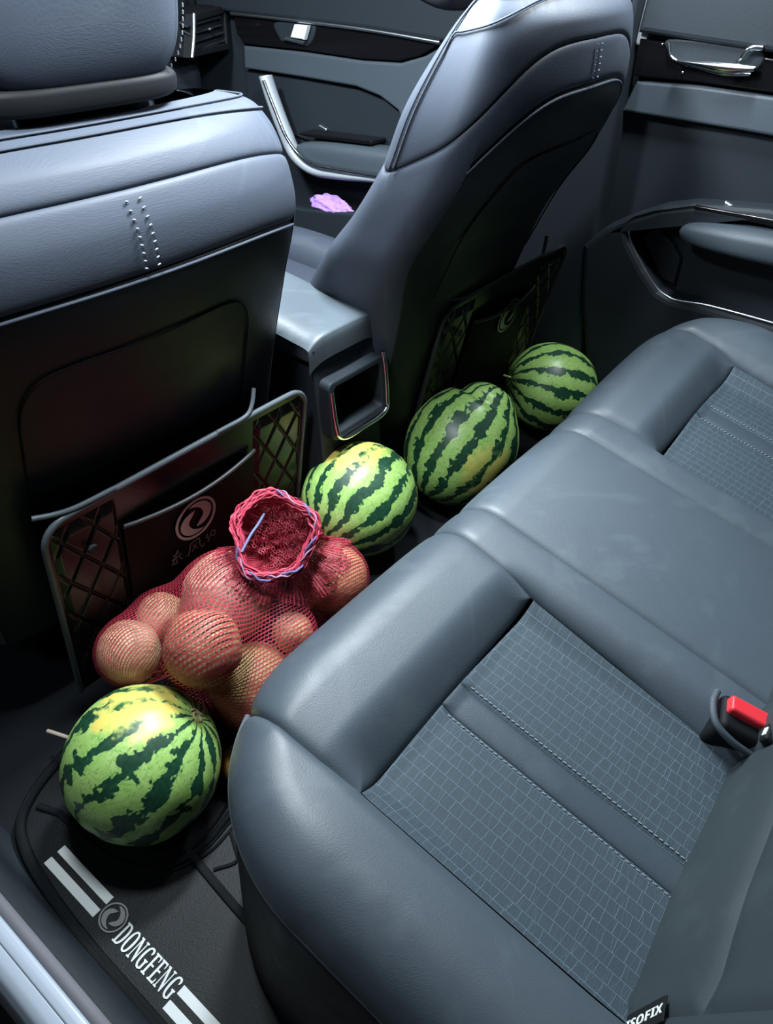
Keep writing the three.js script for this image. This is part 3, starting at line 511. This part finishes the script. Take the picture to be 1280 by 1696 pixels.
  mesh('handle_lever', surf(12, 40, (u, v) => { const c = keyed([[0, -0.148, 0.793, 0.002], [0.35, -0.10, 0.795, 0.006], [0.7, -0.055, 0.797, 0.0085], [1, -0.012, 0.803, 0.005]], v), a = u * 2 * Math.PI; return { p: V3(X - 0.032 - 0.006 * Math.sin(a) + 0.014 * (v - 0.5) ** 2, c[1] + c[2] * Math.cos(a), c[0]), uv: [u, v] }; }, { closeU: true }), M.chrome, q);
  mesh('lock_lever', tube([[X - 0.02, 0.806, -0.046], [X - 0.028, 0.818, -0.039], [X - 0.03, 0.83, -0.031], [X - 0.026, 0.833, -0.012]], 0.0045, 30), M.chrome, q);
  for (const [y, z] of [[0.774, -0.138], [0.81, -0.19]]) mesh('screw_cap', moved(new THREE.SphereGeometry(0.003, 12, 8), X - 0.01, y, z), M.chrome, q);
  mesh('leather_band', plate([[-0.235, 0.69], [0.0, 0.704], [0.9, 0.74], [0.9, 0.815], [-0.104, 0.758], [-0.222, 0.746]], X, 0.03, { bevel: 0.006 }), M.trimLight, r);
  // lower panel around the armrest, with a scooped pocket
  mesh('lower_panel', plate([[-0.232, 0.436], [-0.214, 0.46], [-0.191, 0.487], [-0.147, 0.52], [-0.093, 0.553], [-0.039, 0.574], [0.1, 0.60], [0.9, 0.62], [0.9, 0.1], [-0.118, 0.1], [-0.162, 0.2], [-0.207, 0.32]], X - 0.03, 0.05, { bevel: 0.014, holes: [[[-0.015, 0.388], [0.06, 0.396], [0.6, 0.42], [0.6, 0.56], [0.10, 0.57], [-0.03, 0.558], [-0.098, 0.53], [-0.13, 0.511], [-0.143, 0.489], [-0.134, 0.472], [-0.092, 0.43], [-0.046, 0.395]]] }), M.trim, r);
  mesh('pocket_edge', tube([[X - 0.032, 0.563, -0.03], [X - 0.034, 0.533, -0.1], [X - 0.034, 0.513, -0.131], [X - 0.034, 0.489, -0.145], [X - 0.034, 0.472, -0.136], [X - 0.034, 0.429, -0.093], [X - 0.034, 0.394, -0.047], [X - 0.034, 0.386, -0.016], [X - 0.034, 0.397, 0.06], [X - 0.034, 0.42, 0.5]], 0.0032, 120), M.satin, r);
  mesh('pocket_plate', plate([[-0.128, 0.476], [-0.10, 0.502], [-0.06, 0.48], [-0.035, 0.455], [-0.03, 0.40], [-0.06, 0.405]], X + 0.004, 0.02, { bevel: 0.004 }), M.trim, r);
  mesh('seam_line', tube([[X - 0.031, 0.442, -0.215], [X - 0.033, 0.447, -0.172], [X - 0.033, 0.418, -0.134], [X - 0.033, 0.366, -0.077], [X - 0.033, 0.33, -0.02]], 0.0016, 60), M.trim, r);
  mesh('armrest', moved(cushion(0.085, 0.055, 0.6, 5, 3, 40).rotateX(-0.09), X - 0.045, 0.553, 0.26), M.trimLight, r);
  mesh('switch_panel', moved(rbox(0.05, 0.006, 0.16, 0.002).rotateX(-0.09), X - 0.022, 0.578, 0.05), M.gloss, r);
  mesh('window_switch', moved(rbox(0.013, 0.01, 0.026, 0.004).rotateX(0.25), X - 0.026, 0.584, 0.028), M.satin, r);
}

// ---------------------------------------------------------------- dashboard with its end vent
{
  const t = thing('dashboard', 'dark dashboard end with a slatted air vent beside the far front door', 'dashboard', [0, 0, 0]);
  mesh('dash_top', moved(cushion(1.42, 0.26, 0.5, 6, 4, 48), -0.02, 0.70, -1.62), M.trim, t);
  mesh('dash_lower', moved(rbox(1.38, 0.3, 0.36, 0.05), -0.02, 0.45, -1.56), M.trim, t);
  const v = new THREE.Group(); v.name = 'air_vent'; v.position.set(0.615, 0.668, -1.335); v.rotation.set(-0.1, 0.35, 0.05); t.add(v);
  mesh('vent_frame', (() => { const s = new THREE.Shape([[-0.10, -0.04], [0.10, -0.05], [0.112, 0.04], [-0.06, 0.04]].map((p) => new THREE.Vector2(...p))); s.holes.push(new THREE.Path([[-0.083, -0.03], [0.09, -0.04], [0.10, 0.03], [-0.052, 0.03]].map((p) => new THREE.Vector2(...p)))); return new THREE.ExtrudeGeometry(s, { depth: 0.02, bevelEnabled: true, bevelSize: 0.003, bevelThickness: 0.003, bevelSegments: 2 }); })(), M.black, v);
  mesh('vent_back', moved(rbox(0.2, 0.09, 0.06, 0.004), 0.01, 0, -0.035), M.black, v);
  for (let i = 0; i < 4; i++) mesh('vent_slat', moved(rbox(0.16 + 0.006 * i, 0.005, 0.022, 0.002).rotateX(0.45), 0.012 - 0.006 * i, -0.028 + 0.0175 * i, 0.008), M.trim, v);
  mesh('vent_tab', moved(rbox(0.014, 0.006, 0.008, 0.002), 0.01, 0.004, 0.022), M.satin, v);
  mesh('vent_bezel', tube([[-0.103, -0.042, 0.024], [-0.082, 0.0, 0.026], [-0.062, 0.043, 0.024]], 0.005, 20), M.satin, v);
}

// ---------------------------------------------------------------- rear floor mat with print
{
  const t = thing('floor_mat', 'black moulded floor mat with white stripes and DONGFENG lettering beside the door sill', 'floor mat', [0, 0, 0]);
  const out = [[-0.769, 0.6], [-0.769, 0.067], [-0.768, -0.063], [-0.762, -0.15], [-0.752, -0.21], [-0.735, -0.25], [-0.70, -0.275], [-0.62, -0.30], [-0.2, -0.31], [-0.16, -0.28], [-0.16, 0.6]];
  const s = new THREE.Shape(out.map(([x, z]) => new THREE.Vector2(x, -z)));
  const g = new THREE.ExtrudeGeometry(s, { depth: 0.008, bevelEnabled: true, bevelThickness: 0.003, bevelSize: 0.003, bevelOffset: -0.003, bevelSegments: 3 }); g.rotateX(-Math.PI / 2); g.translate(0, -0.009, 0);
  mesh('mat_sheet', g, M.rubber, t);
  mesh('raised_lip', tube(out.slice(0, 8).map(([x, z]) => [x + 0.007, 0.004, z]), 0.0075, 90), M.rubber, t);
  const arcs = [[[-0.700, -0.254], [-0.687, -0.219], [-0.688, -0.160], [-0.676, -0.102], [-0.647, -0.062], [-0.598, -0.043], [-0.547, -0.047], [-0.509, -0.057], [-0.46, -0.08]], [[-0.69, -0.092], [-0.668, -0.062], [-0.634, -0.045], [-0.593, -0.03], [-0.54, -0.032]], [[-0.683, -0.098], [-0.66, -0.07], [-0.63, -0.053], [-0.595, -0.037], [-0.545, -0.04]], [[-0.66, -0.085], [-0.636, -0.066], [-0.6, -0.052], [-0.55, -0.056], [-0.51, -0.07]]];
  for (const [i, a] of arcs.entries()) mesh('moulded_ridge', tube(a.map(([x, z], k) => [x, 0.003 + 0.001 * noise(k, i, 0.5), z]), i ? 0.0022 : 0.005, 60, false, 6), M.rubber, t);
  mesh('moulded_ridge', tube([[-0.61, 0.002, -0.055], [-0.615, 0.002, -0.007], [-0.62, 0.002, 0.05], [-0.63, 0.002, 0.2]], 0.006, 40), M.rubber, t);
  mesh('moulded_ridge', tube([[-0.556, 0.003, -0.03], [-0.567, 0.003, -0.01], [-0.578, 0.003, 0.006], [-0.606, 0.003, -0.008]], 0.0025, 40, false, 6), M.rubber, t);
  // stripes and lettering
  const stripe = (x, z0, z1) => mesh('white_stripe', moved(rbox(0.0115, 0.0012, z1 - z0, 0.0005, 1), x + 0.011 / 2, 0.0024, (z0 + z1) / 2), M.print, t);
  stripe(-0.7195, -0.181, -0.078); stripe(-0.739, -0.181, -0.078); stripe(-0.7285, 0.065, 0.30); stripe(-0.7485, 0.064, 0.30);
  const em = emblem('mat_emblem', t, 0.0175, -0.7235, 0.0022, -0.0585, plain(0.2, 0.21, 0.21, 0.6)); em.rotation.set(-Math.PI / 2, 0, -Math.PI / 2);
  const font = await new FontLoader().loadAsync('fonts/droid/droid_serif_bold.typeface.json');
  const tx = new TextGeometry('DONGFENG', { font, size: 0.03, depth: 0.001, curveSegments: 5, bevelEnabled: false }); tx.computeBoundingBox();
  const bb = tx.boundingBox; tx.translate(-bb.min.x, -(bb.min.y + bb.max.y) / 2, 0); tx.scale(0.102 / (bb.max.x - bb.min.x), 0.027 / (bb.max.y - bb.min.y), 1);
  tx.rotateX(-Math.PI / 2); tx.rotateY(-Math.PI / 2); tx.translate(-0.7275, 0.0022, -0.0395);
  mesh('lettering', tx, M.print, t);
}

// ---------------------------------------------------------------- watermelons
const LIGHT = [140, 183, 92], PALE = [166, 197, 120], VEIN = [98, 150, 66], DARK = [30, 74, 48], DEEP = [18, 52, 38], YEL = [214, 204, 104], ORANGE = [216, 178, 88];
const mixc = (a, b, t, o) => { for (let c = 0; c < 3; c++) o[c] = a[c] + (b[c] - a[c]) * t; };
function rind(o) {
  const c = [0, 0, 0];
  return dataTex(1024, 512, (u, v, px) => {
    const th = (1 - v) * Math.PI, a = u * 2 * Math.PI, st = Math.sin(th), x = -Math.cos(a) * st, y = Math.cos(th), z = Math.sin(a) * st, s = o.seed;
    const w1 = fbm(x * 2.2 + s, y * 2.2, z * 2.2 - s, 3), w2 = fbm(x * o.lobe - s, y * o.lobe + s, z * o.lobe, 3), w3 = noise(x * 26 + s, y * 14, z * 26), w4 = noise(x * 60, y * 60 + s, z * 60);
    const ph = o.n * (u + o.twist * w1 + 0.012 * w2 / Math.max(0.3, st)), id = Math.floor(ph), tri = Math.abs(ph - id - 0.5) * 2;   // 0 in the middle of a dark stripe
    const wid = o.width + 0.30 * noise((id % o.n) * 3.7 + s, y * 3.2, s) + 0.22 * o.blot * noise((id % o.n) * 9.1, y * 7.5, s + 4);
    const k = wid - tri + o.jag * (0.72 * w2 + 0.2 * w3 + 0.06 * w4); let dark = smooth(k, -0.03, 0.07);
    mixc(LIGHT, PALE, clamp(0.5 + 0.9 * w2 + 0.5 * w1), c);
    const vein = smooth(0.10 - Math.abs(fbm(x * 8 + 3 * s, y * 8, z * 8 + s, 3)), 0.02, 0.09) * smooth(k, -0.75, -0.1); mixc(c, VEIN, 0.55 * vein, c);
    if (w4 * 0.6 + w3 * 0.6 > 0.36) mixc(c, VEIN, 0.7, c);
    for (const [dx, dy, dz, size, str] of o.yellow) { const d = x * dx + y * dy + z * dz + 0.05 * w2 + 0.04 * w1, f = smooth(d + 0.05 * w2, size, Math.min(0.999, size + (1 - size) * 0.55)) * str * clamp(0.92 + 0.8 * w2 - 0.35 * smooth(k, -0.25, 0.1)); mixc(c, YEL, f, c); mixc(c, ORANGE, f * clamp(0.35 + 1.6 * w1 + 0.7 * w2) * 0.6, c); if (f > 0.25) { const keep = 1 - smooth(f, 0.25, 0.7); const dk = dark * keep; dark = dk; } }
    mixc(c, DARK, dark, c); mixc(c, DEEP, dark * clamp(0.45 + 0.8 * w3), c);
    px[0] = c[0]; px[1] = c[1]; px[2] = c[2];
  }, true);
}
const melonBump = dataTex(512, 256, (u, v, o) => { const n = tile(u, v, 16, 4.2, 3); o[0] = o[1] = o[2] = 128 + 60 * n; });
function watermelon(label, pos, r, stretch, pole, spin, o) {
  const t = thing('watermelon', label, 'watermelon', pos, 'watermelons in the rear footwell');
  t.quaternion.setFromUnitVectors(V3(0, 1, 0), V3(...pole).normalize()); t.quaternion.multiply(new THREE.Quaternion().setFromAxisAngle(V3(0, 1, 0), spin));
  const inv = t.quaternion.clone().invert();
  const yl = o.yellow.map(([x, y, z, size, str]) => { const d = V3(x, y, z).normalize().applyQuaternion(inv); return [d.x, d.y, d.z, size, str]; });
  const g = new THREE.SphereGeometry(1, 128, 96), p = g.attributes.position;
  for (let i = 0; i < p.count; i++) {
    const d = V3(p.getX(i), p.getY(i), p.getZ(i)).normalize(), th = Math.acos(clamp(d.y, -1, 1));
    let k = 1 - 0.045 * Math.exp(-((th / 0.16) ** 2)) - 0.04 * Math.exp(-(((Math.PI - th) / 0.16) ** 2)) + 0.02 * noise(d.x * 1.3 + o.seed, d.y * 1.3, d.z * 1.3);
    k += 0.004 * Math.cos(o.n * Math.atan2(d.z, -d.x)) * Math.sin(th);
    if (o.knob) { const side = Math.max(0, 0.35 + 0.65 * d.dot(o.knobDir.clone().applyQuaternion(inv))); k += o.knob * (-0.09 * Math.exp(-(((th - 0.66) / 0.11) ** 2)) * side + 0.085 * Math.exp(-((th / 0.5) ** 2))); }
    p.setXYZ(i, d.x * k * r, d.y * k * r * stretch, d.z * k * r);
  }
  const n = mergeVertices((() => { const q = g.clone(); q.deleteAttribute('uv'); q.deleteAttribute('normal'); return q; })(), 1e-6); n.computeVertexNormals();
  { const key = (x, y, z) => `${Math.round(x * 1e5)},${Math.round(y * 1e5)},${Math.round(z * 1e5)}`, m = new Map(), np = n.attributes.position, nn = n.attributes.normal; for (let i = 0; i < np.count; i++) m.set(key(np.getX(i), np.getY(i), np.getZ(i)), i); const N = g.attributes.normal; for (let i = 0; i < p.count; i++) { const j = m.get(key(p.getX(i), p.getY(i), p.getZ(i))); if (j !== undefined) N.setXYZ(i, nn.getX(j), nn.getY(j), nn.getZ(j)); } }
  const mat = new THREE.MeshPhysicalMaterial({ map: rind({ ...o, yellow: yl }), roughness: 0.42, bumpMap: melonBump, bumpScale: 0.0006, clearcoat: 0.1, clearcoatRoughness: 0.3 });
  mesh('rind', g, mat, t);
  const top = r * stretch * (0.955 + 0.02 * noise(o.seed, 1.3, 0) + (o.knob ? 0.08 * o.knob : 0)) + 0.001;
  if (o.scar) mesh('blossom_scar', moved(new THREE.TorusGeometry(0.0065, 0.0022, 8, 20).rotateX(Math.PI / 2), 0, top - 0.0005, 0), plain(0.34, 0.26, 0.12, 0.9), t);
  if (o.scar) mesh('blossom_scar', tube([[0.004, top, -0.012], [0.011, top + 0.0005, -0.004], [0.008, top + 0.001, 0.008], [0.014, top - 0.001, 0.018]], 0.0017, 24, false, 6), plain(0.55, 0.46, 0.26, 0.9), t);
  if (o.stem) mesh('stem', tube([[0, top - 0.003, 0], [0.001, top + o.stem * 0.5, 0.001], [o.stem * 0.25, top + o.stem, 0.002]], 0.0032, 12, false, 8), plain(0.42, 0.45, 0.2, 0.7), t);
  return t;
}
watermelon("watermelon on the floor mat nearest the door sill, yellow patch and scar on top", [-0.596, 0.105, -0.142], 0.1, 1.0, [0.695, 0.62, 0.36], 0.9,
  { seed: 3.3, n: 13, lobe: 6, width: 0.40, jag: 0.95, twist: 0.05, blot: 1.5, yellow: [[0.2, 0.96, -0.16, 0.80, 1]], scar: true });
watermelon('watermelon with a yellow top, touching the red net bag by its stem', [-0.041, 0.158, -0.238], 0.102, 1.06, [-0.95, -0.27, 0.06], 2.1,
  { seed: 11.7, lobe: 9, n: 15, width: 0.42, jag: 0.62, twist: 0.03, blot: 0.8, yellow: [[0.1, 0.97, -0.24, 0.80, 0.95]], stem: 0.012 });
watermelon('largest watermelon, with a knobbed end, behind the front edge of the bench middle', [0.212, 0.170, -0.190], 0.107, 1.13, [0.66, 0.72, 0.12], 0.3,
  { seed: 23.1, lobe: 9, n: 14, width: 0.40, jag: 0.66, twist: 0.035, blot: 0.9, yellow: [[-0.45, 0.1, 0.88, 0.84, 0.62]], knob: 1.5, knobDir: V3(-0.6, 0.5, -0.5) });
watermelon('small watermelon farthest in, half hidden by the bench, thin dry stem', [0.599, 0.136, -0.19], 0.101, 1.06, [-0.66, 0.22, -0.71], 1.4,
  { seed: 37.9, lobe: 10, n: 13, width: 0.36, jag: 0.55, twist: 0.03, blot: 0.8, yellow: [], stem: 0.016 });

// ---------------------------------------------------------------- vegetables in a red net bag
const VEG = [
  [-0.519, 0.163, -0.257, 0.044, [0.76, 0.70, 0.46], 'smooth cream vegetable bulging at the left end of the net bag'],
  [-0.477, 0.224, -0.148, 0.051, [0.60, 0.44, 0.26], 'round brown vegetable in the net bag, just above the nearest watermelon'],
  [-0.377, 0.197, -0.212, 0.065, [0.80, 0.64, 0.54], 'big round vegetable in the net bag below its rolled mouth'],
  [-0.420, 0.110, -0.118, 0.063, [0.68, 0.52, 0.29], 'tan vegetable in the net bag against the near bench corner'],
  [-0.224, 0.163, -0.146, 0.058, [0.84, 0.62, 0.34], 'orange-cream vegetable in the net bag between its mouth and the bench'],
  [-0.349, 0.172, -0.108, 0.029, [0.74, 0.56, 0.34], 'small tan vegetable in the middle of the net bag at the bench edge'],
  [-0.447, 0.158, -0.278, 0.037, [0.70, 0.62, 0.40], 'cream vegetable in the net bag beside the kick cover'],
];
const skinTex = dataTex(512, 256, (u, v, o) => { const a = tile(u, v, 10, 6.1, 4), b = tile(u, v * 0.3, 46, 2.2, 2), c = tile(u, v, 70, 7.9, 2); const k = 196 + 46 * a + 34 * b + 40 * c; o[0] = k + 14; o[1] = k; o[2] = k - 16; }, true);
for (const [i, [x, y, z, r, c, label]] of VEG.entries()) {
  const t = thing('vegetable', label, 'vegetable', [x, y, z], 'vegetables in the red net bag');
  const g = new THREE.SphereGeometry(r, 48, 32), p = g.attributes.position;
  for (let k = 0; k < p.count; k++) { const d = V3(p.getX(k), p.getY(k), p.getZ(k)), f = 1 + 0.065 * noise(d.x / r * 1.1 + i * 3, d.y / r * 1.1, d.z / r * 1.1) + 0.02 * noise(d.x / r * 3 + i, d.y / r * 3, d.z / r * 3); p.setXYZ(k, d.x * f, d.y * f, d.z * f); }
  g.computeVertexNormals();
  mesh('skin', g, new THREE.MeshStandardMaterial({ color: new THREE.Color().setRGB(...c), map: skinTex, roughness: 0.6, bumpMap: skinTex, bumpScale: 0.001 }), t); t.rotation.set(i * 1.3, i * 2.1, i);
}
{
  const t = thing('vegetable', 'small yellow vegetable peeping out between nearest watermelon and bench corner', 'vegetable', [-0.487, 0.034, -0.075]);
  mesh('skin', new THREE.SphereGeometry(0.03, 32, 20).scale(1, 0.9, 1.1), new THREE.MeshStandardMaterial({ color: new THREE.Color().setRGB(0.75, 0.45, 0.1), map: skinTex, roughness: 0.6 }), t);
}
{
  const t = thing('net_bag', 'red mesh net bag full of round vegetables, its mouth rolled open', 'net bag', [0, 0, 0]);
  // knitted net: ladder-like columns of red thread, the gaps open
  const N = 256, cv = document.createElement('canvas'), ca = document.createElement('canvas'); cv.width = cv.height = ca.width = ca.height = N;
  { const a = ca.getContext('2d'), b = cv.getContext('2d'), r = rng(5); b.fillStyle = 'rgb(158,42,60)'; b.fillRect(0, 0, N, N); for (let i = 0; i < 1600; i++) { const g = r(); b.fillStyle = g < 0.5 ? 'rgba(200,60,84,0.5)' : 'rgba(96,6,26,0.5)'; b.fillRect(r() * N, r() * N, 2 + r() * 5, 1.5); }
    a.fillStyle = '#000'; a.fillRect(0, 0, N, N); a.strokeStyle = '#fff'; a.lineCap = 'round';
    const nc = 8, nr = 8, w = N / nc, h = N / nr;
    for (let i = 0; i < nc; i++) { a.lineWidth = 10; a.beginPath(); for (let k = -1; k <= N + 1; k += 4) a.lineTo((i + 0.5) * w + 2.2 * Math.sin(k / h * 2 * Math.PI + i), k); a.stroke(); a.lineWidth = 4.4; for (let j = -1; j <= nr; j++) { a.beginPath(); a.moveTo((i + 0.5) * w, (j + (i % 2) * 0.5) * h); a.lineTo((i + 1.5) * w, (j + 0.25 + (i % 2) * 0.5) * h); a.stroke(); if (i === nc - 1) { a.beginPath(); a.moveTo(-0.5 * w, (j + 0.5) * h); a.lineTo(0.5 * w, (j + 0.75) * h); a.stroke(); } } } }
  const netMat = (su, sv) => new THREE.MeshStandardMaterial({ map: canvasTex(cv, true, su, sv), alphaMap: canvasTex(ca, false, su, sv), transparent: true, roughness: 0.6, side: THREE.DoubleSide, color: 0xffffff });
  // what fills the sack, the hidden bottom layer too, as balls that the net is drawn tight over
  const balls = [...VEG, [-0.33, 0.05, -0.17, 0.046], [-0.225, 0.052, -0.165, 0.048], [-0.44, 0.05, -0.225, 0.044]].map(([x, y, z, r]) => [x, y, z, r * 1.02 + 0.0015]), K = 0.046;
  const field = (x, y, z) => { let s = 0; for (const [a, b, c, r] of balls) s += Math.exp(-(Math.hypot(x - a, y - b, z - c) - r) / K * 2.2); return -Math.log(s + 1e-30) * K / 2.2; };
  const A0 = V3(-0.47, 0.13, -0.20), A1 = V3(-0.255, 0.115, -0.165), ax = A1.clone().sub(A0).normalize(), e1 = V3(0, 1, 0).addScaledVector(ax, -ax.y).normalize(), e2 = ax.clone().cross(e1);
  const NU = 170, NV = 150, rad = [], base = [], dir = [];
  for (let j = 0; j <= NV; j++) { const v = j / NV, cap = 0.34; let o, b; if (v < cap) { o = A0; b = -Math.PI / 2 * (1 - v / cap); } else if (v > 1 - cap) { o = A1; b = Math.PI / 2 * (1 - (1 - v) / cap); } else { o = A0.clone().lerp(A1, (v - cap) / (1 - 2 * cap)); b = 0; }
    for (let i = 0; i <= NU; i++) { const a = i / NU * 2 * Math.PI, d = e1.clone().multiplyScalar(Math.cos(a)).addScaledVector(e2, Math.sin(a)).multiplyScalar(Math.cos(b)).addScaledVector(ax, Math.sin(b)); let q = 0.24; while (q > 0.02 && field(o.x + d.x * q, o.y + d.y * q, o.z + d.z * q) > 0.0015) q -= 0.002; const yl = d.y < 0 ? (o.y - 0.006) / -d.y : 9; rad.push(Math.min(q, yl)); base.push(o); dir.push(d); } }
  for (let pass = 0; pass < 2; pass++) { const old = rad.slice(), W = NU + 1; for (let j = 1; j < NV; j++) for (let i = 0; i <= NU; i++) { const l = (i + NU - 1) % NU, r2 = (i + 1) % NU; rad[j * W + i] = Math.max(old[j * W + i] - 0.0006, 0.4 * old[j * W + i] + 0.15 * (old[j * W + l] + old[j * W + r2] + old[(j - 1) * W + i] + old[(j + 1) * W + i])); } }
  mesh('net_sack', surf(NU, NV, (u, v) => { const k = Math.round(v * NV) * (NU + 1) + Math.round(u * NU), p = base[k].clone().addScaledVector(dir[k], rad[k]); return { p, uv: [u * 0.62, v * 0.5] }; }, { closeU: true }), netMat(28, 28), t);
  // neck: net gathered over the load and flaring up to the rolled mouth
  const top = V3(-0.320, 0.303, -0.172), nrm = V3(-0.5, 0.78, 0.38).normalize(), e0 = V3(0.62, 0.08, 0.78), ex = e0.clone().addScaledVector(nrm, -e0.dot(nrm)).normalize(), ey = nrm.clone().cross(ex).normalize();
  const mouth = (a, r, h) => { const k = 1 + 0.06 * Math.sin(3 * a + 1) + 0.04 * Math.sin(5 * a) - 0.05 * Math.cos(2 * a); return top.clone().addScaledVector(ex, Math.cos(a) * r * k).addScaledVector(ey, Math.sin(a) * r * k).addScaledVector(nrm, h + 0.006 * Math.sin(2 * a + 0.6)); };
  const waist = top.clone().addScaledVector(nrm, -0.062).add(V3(0.012, 0, 0.004));
  const drape = (a, r, off) => { const p = waist.clone().addScaledVector(ex, Math.cos(a) * r).addScaledVector(ey, Math.sin(a) * r).addScaledVector(nrm, 0.07); for (let k = 0; k < 90 && field(p.x, p.y, p.z) > off; k++) p.addScaledVector(nrm, -0.003); return p; };
  const crumple = (a, v) => 0.005 * Math.sin(13 * a + 2 * v) + 0.0032 * Math.sin(23 * a - 3 * v) + 0.011 * noise(Math.cos(a) * 4, Math.sin(a) * 4, v * 5);
  const neck = (a, v, inner) => {
    const rw = 0.047 - inner * 0.006, w = waist.clone().addScaledVector(ex, Math.cos(a) * (rw + crumple(a, v))).addScaledVector(ey, Math.sin(a) * (rw + crumple(a, v)));
    if (v >= 0.55) { const k = (v - 0.55) / 0.45; return w.lerp(mouth(a, 0.0545 - inner * 0.005, 0), k * k * (3 - 2 * k)); }
    const k = v / 0.55, d = drape(a, lerp(0.098, rw, k) + crumple(a, v), 0.0045 + 0.002 * Math.sin(17 * a)); return d.lerp(w, smooth(k, 0.55, 1));
  };
  mesh('bag_neck', surf(140, 44, (u, v) => ({ p: neck(u * 2 * Math.PI, v, 0), uv: [u * 0.4, v * 0.16] }), { closeU: true }), netMat(34, 30), t);
  mesh('bag_neck', surf(140, 40, (u, v) => { const a = u * 2 * Math.PI, p = neck(a, lerp(0.1, 0.96, v), 0.6).addScaledVector(nrm, -0.003 + 0.006 * noise(Math.cos(a) * 6, Math.sin(a) * 6, v * 8)); return { p, uv: [u * 0.4 + 0.02 * v, v * 0.16] }; }, { closeU: true }), netMat(46, 44), t);
  mesh('bag_lining', surf(140, 24, (u, v) => ({ p: neck(u * 2 * Math.PI, 0.55 + 0.44 * v, 1), uv: [u * 0.36, v * 0.07] }), { closeU: true, flip: true }), netMat(36, 34), t);
  const fold = (r, g, b) => new THREE.MeshStandardMaterial({ map: canvasTex(cv, true, 40, 40), alphaMap: canvasTex(ca, false, 34, 28), transparent: true, roughness: 0.6, side: THREE.DoubleSide });
  for (const [lv, s, h] of [[0.56, 1, 0.02], [0.66, 7, 0.026], [0.76, 13, 0.03]]) mesh('net_fold', surf(70, 40, (u, v) => { const a = u * 2 * Math.PI, m = neck(a, lv, 1), c = waist.clone().lerp(top, (lv - 0.55) / 0.45), p = c.clone().lerp(m, v); p.addScaledVector(nrm, h * fbm(p.x * 52 + s, p.y * 52, p.z * 52, 3)); return { p, uv: [p.x, p.z] }; }, {}), fold(), t);
  const yarn = (r, g, b) => plain(r, g, b, 0.7), rr = rng(19), strands = [[], [], []];
  for (let k = 0; k < 24; k++) {
    const o = rr() * 6.28, tw = 1 + Math.floor(rr() * 3), q = 0.0009 + 0.0009 * rr(), w = 0.0042 + 0.003 * rr(), n = 110;
    strands[k % 3].push(tube(Array.from({ length: n }, (_, i) => { const a = i / n * 2 * Math.PI, j = noise(Math.cos(a) * 5, Math.sin(a) * 5, k * 3.3); return mouth(a, 0.0555 + w * Math.cos(tw * a + o) + 0.004 * j, w * Math.sin(tw * a + o) + 0.003 * j); }), q, 230, true, 5));
  }
  for (const [i, c] of [[0.44, 0.035, 0.075], [0.58, 0.075, 0.12], [0.3, 0.015, 0.045]].entries()) mesh('rolled_hem', strands[i], yarn(...c), t);
  for (const [o, q, c] of [[0, 0.0018, [0.13, 0.12, 0.28]], [2.4, 0.0013, [0.32, 0.2, 0.3]]]) {
    const cord = []; for (let i = 0; i <= 80; i++) { const a = 3.5 + i / 80 * 4.3; cord.push(mouth(a, 0.0575 + 0.003 * Math.sin(i * 0.4 + o) + 0.003 * noise(i * 0.3, o, 1), 0.0055 + 0.003 * Math.cos(i * 0.4 + o))); }
    mesh('drawstring', tube(cord, q, 300, false, 6), yarn(...c), t).userData.label = 'violet-blue drawstring';
  }
  for (const [o, c] of [[0, [0.06, 0.07, 0.16]], [0.003, [0.14, 0.16, 0.3]]]) mesh('drawstring', tube([mouth(3.7, 0.052, 0.004 + o), mouth(3.45, 0.043, -0.001 + o), mouth(3.1, 0.033, -0.004 + o), mouth(2.5, 0.027, -0.008 + o), mouth(2.0, 0.034, -0.012 + o)], 0.002, 40), yarn(...c), t).userData.label = 'violet-blue drawstring';
}

// ---------------------------------------------------------------- small things
{
  const t = thing('cloth', 'crumpled lilac cloth lying in the far front door pocket', 'cloth', [0.69, 0.318, -0.945]);
  mesh('crumpled_sheet', surf(60, 40, (u, v) => {
    const a = u * 2 * Math.PI, b = (v - 0.5) * Math.PI, n = fbm(Math.cos(a) * 2.2, Math.sin(b) * 2.4, Math.sin(a) * 2.2 + 4, 3), f = 1 + 0.5 * n - 0.25 * Math.abs(noise(Math.cos(a) * 5, Math.sin(b) * 5, Math.sin(a) * 5));
    return { p: V3(0.024 * Math.cos(b) * Math.cos(a) * f, 0.03 * Math.sin(b) * f + 0.004 * Math.cos(a), 0.075 * Math.cos(b) * Math.sin(a) * f), uv: [u, v] };
  }, { closeU: true, flip: true }), plain(0.42, 0.24, 0.72, 0.7), t);
  const s = mesh('straw', tube([[-0.636, 0.052, -0.312], [-0.622, 0.05, -0.28], [-0.61, 0.044, -0.262]], 0.003, 16, false, 6), plain(0.5, 0.42, 0.34, 0.8));
  tag(s, 'short dry straw sticking out left of the nearest watermelon', 'straw');
}

renderer.render(scene, camera);
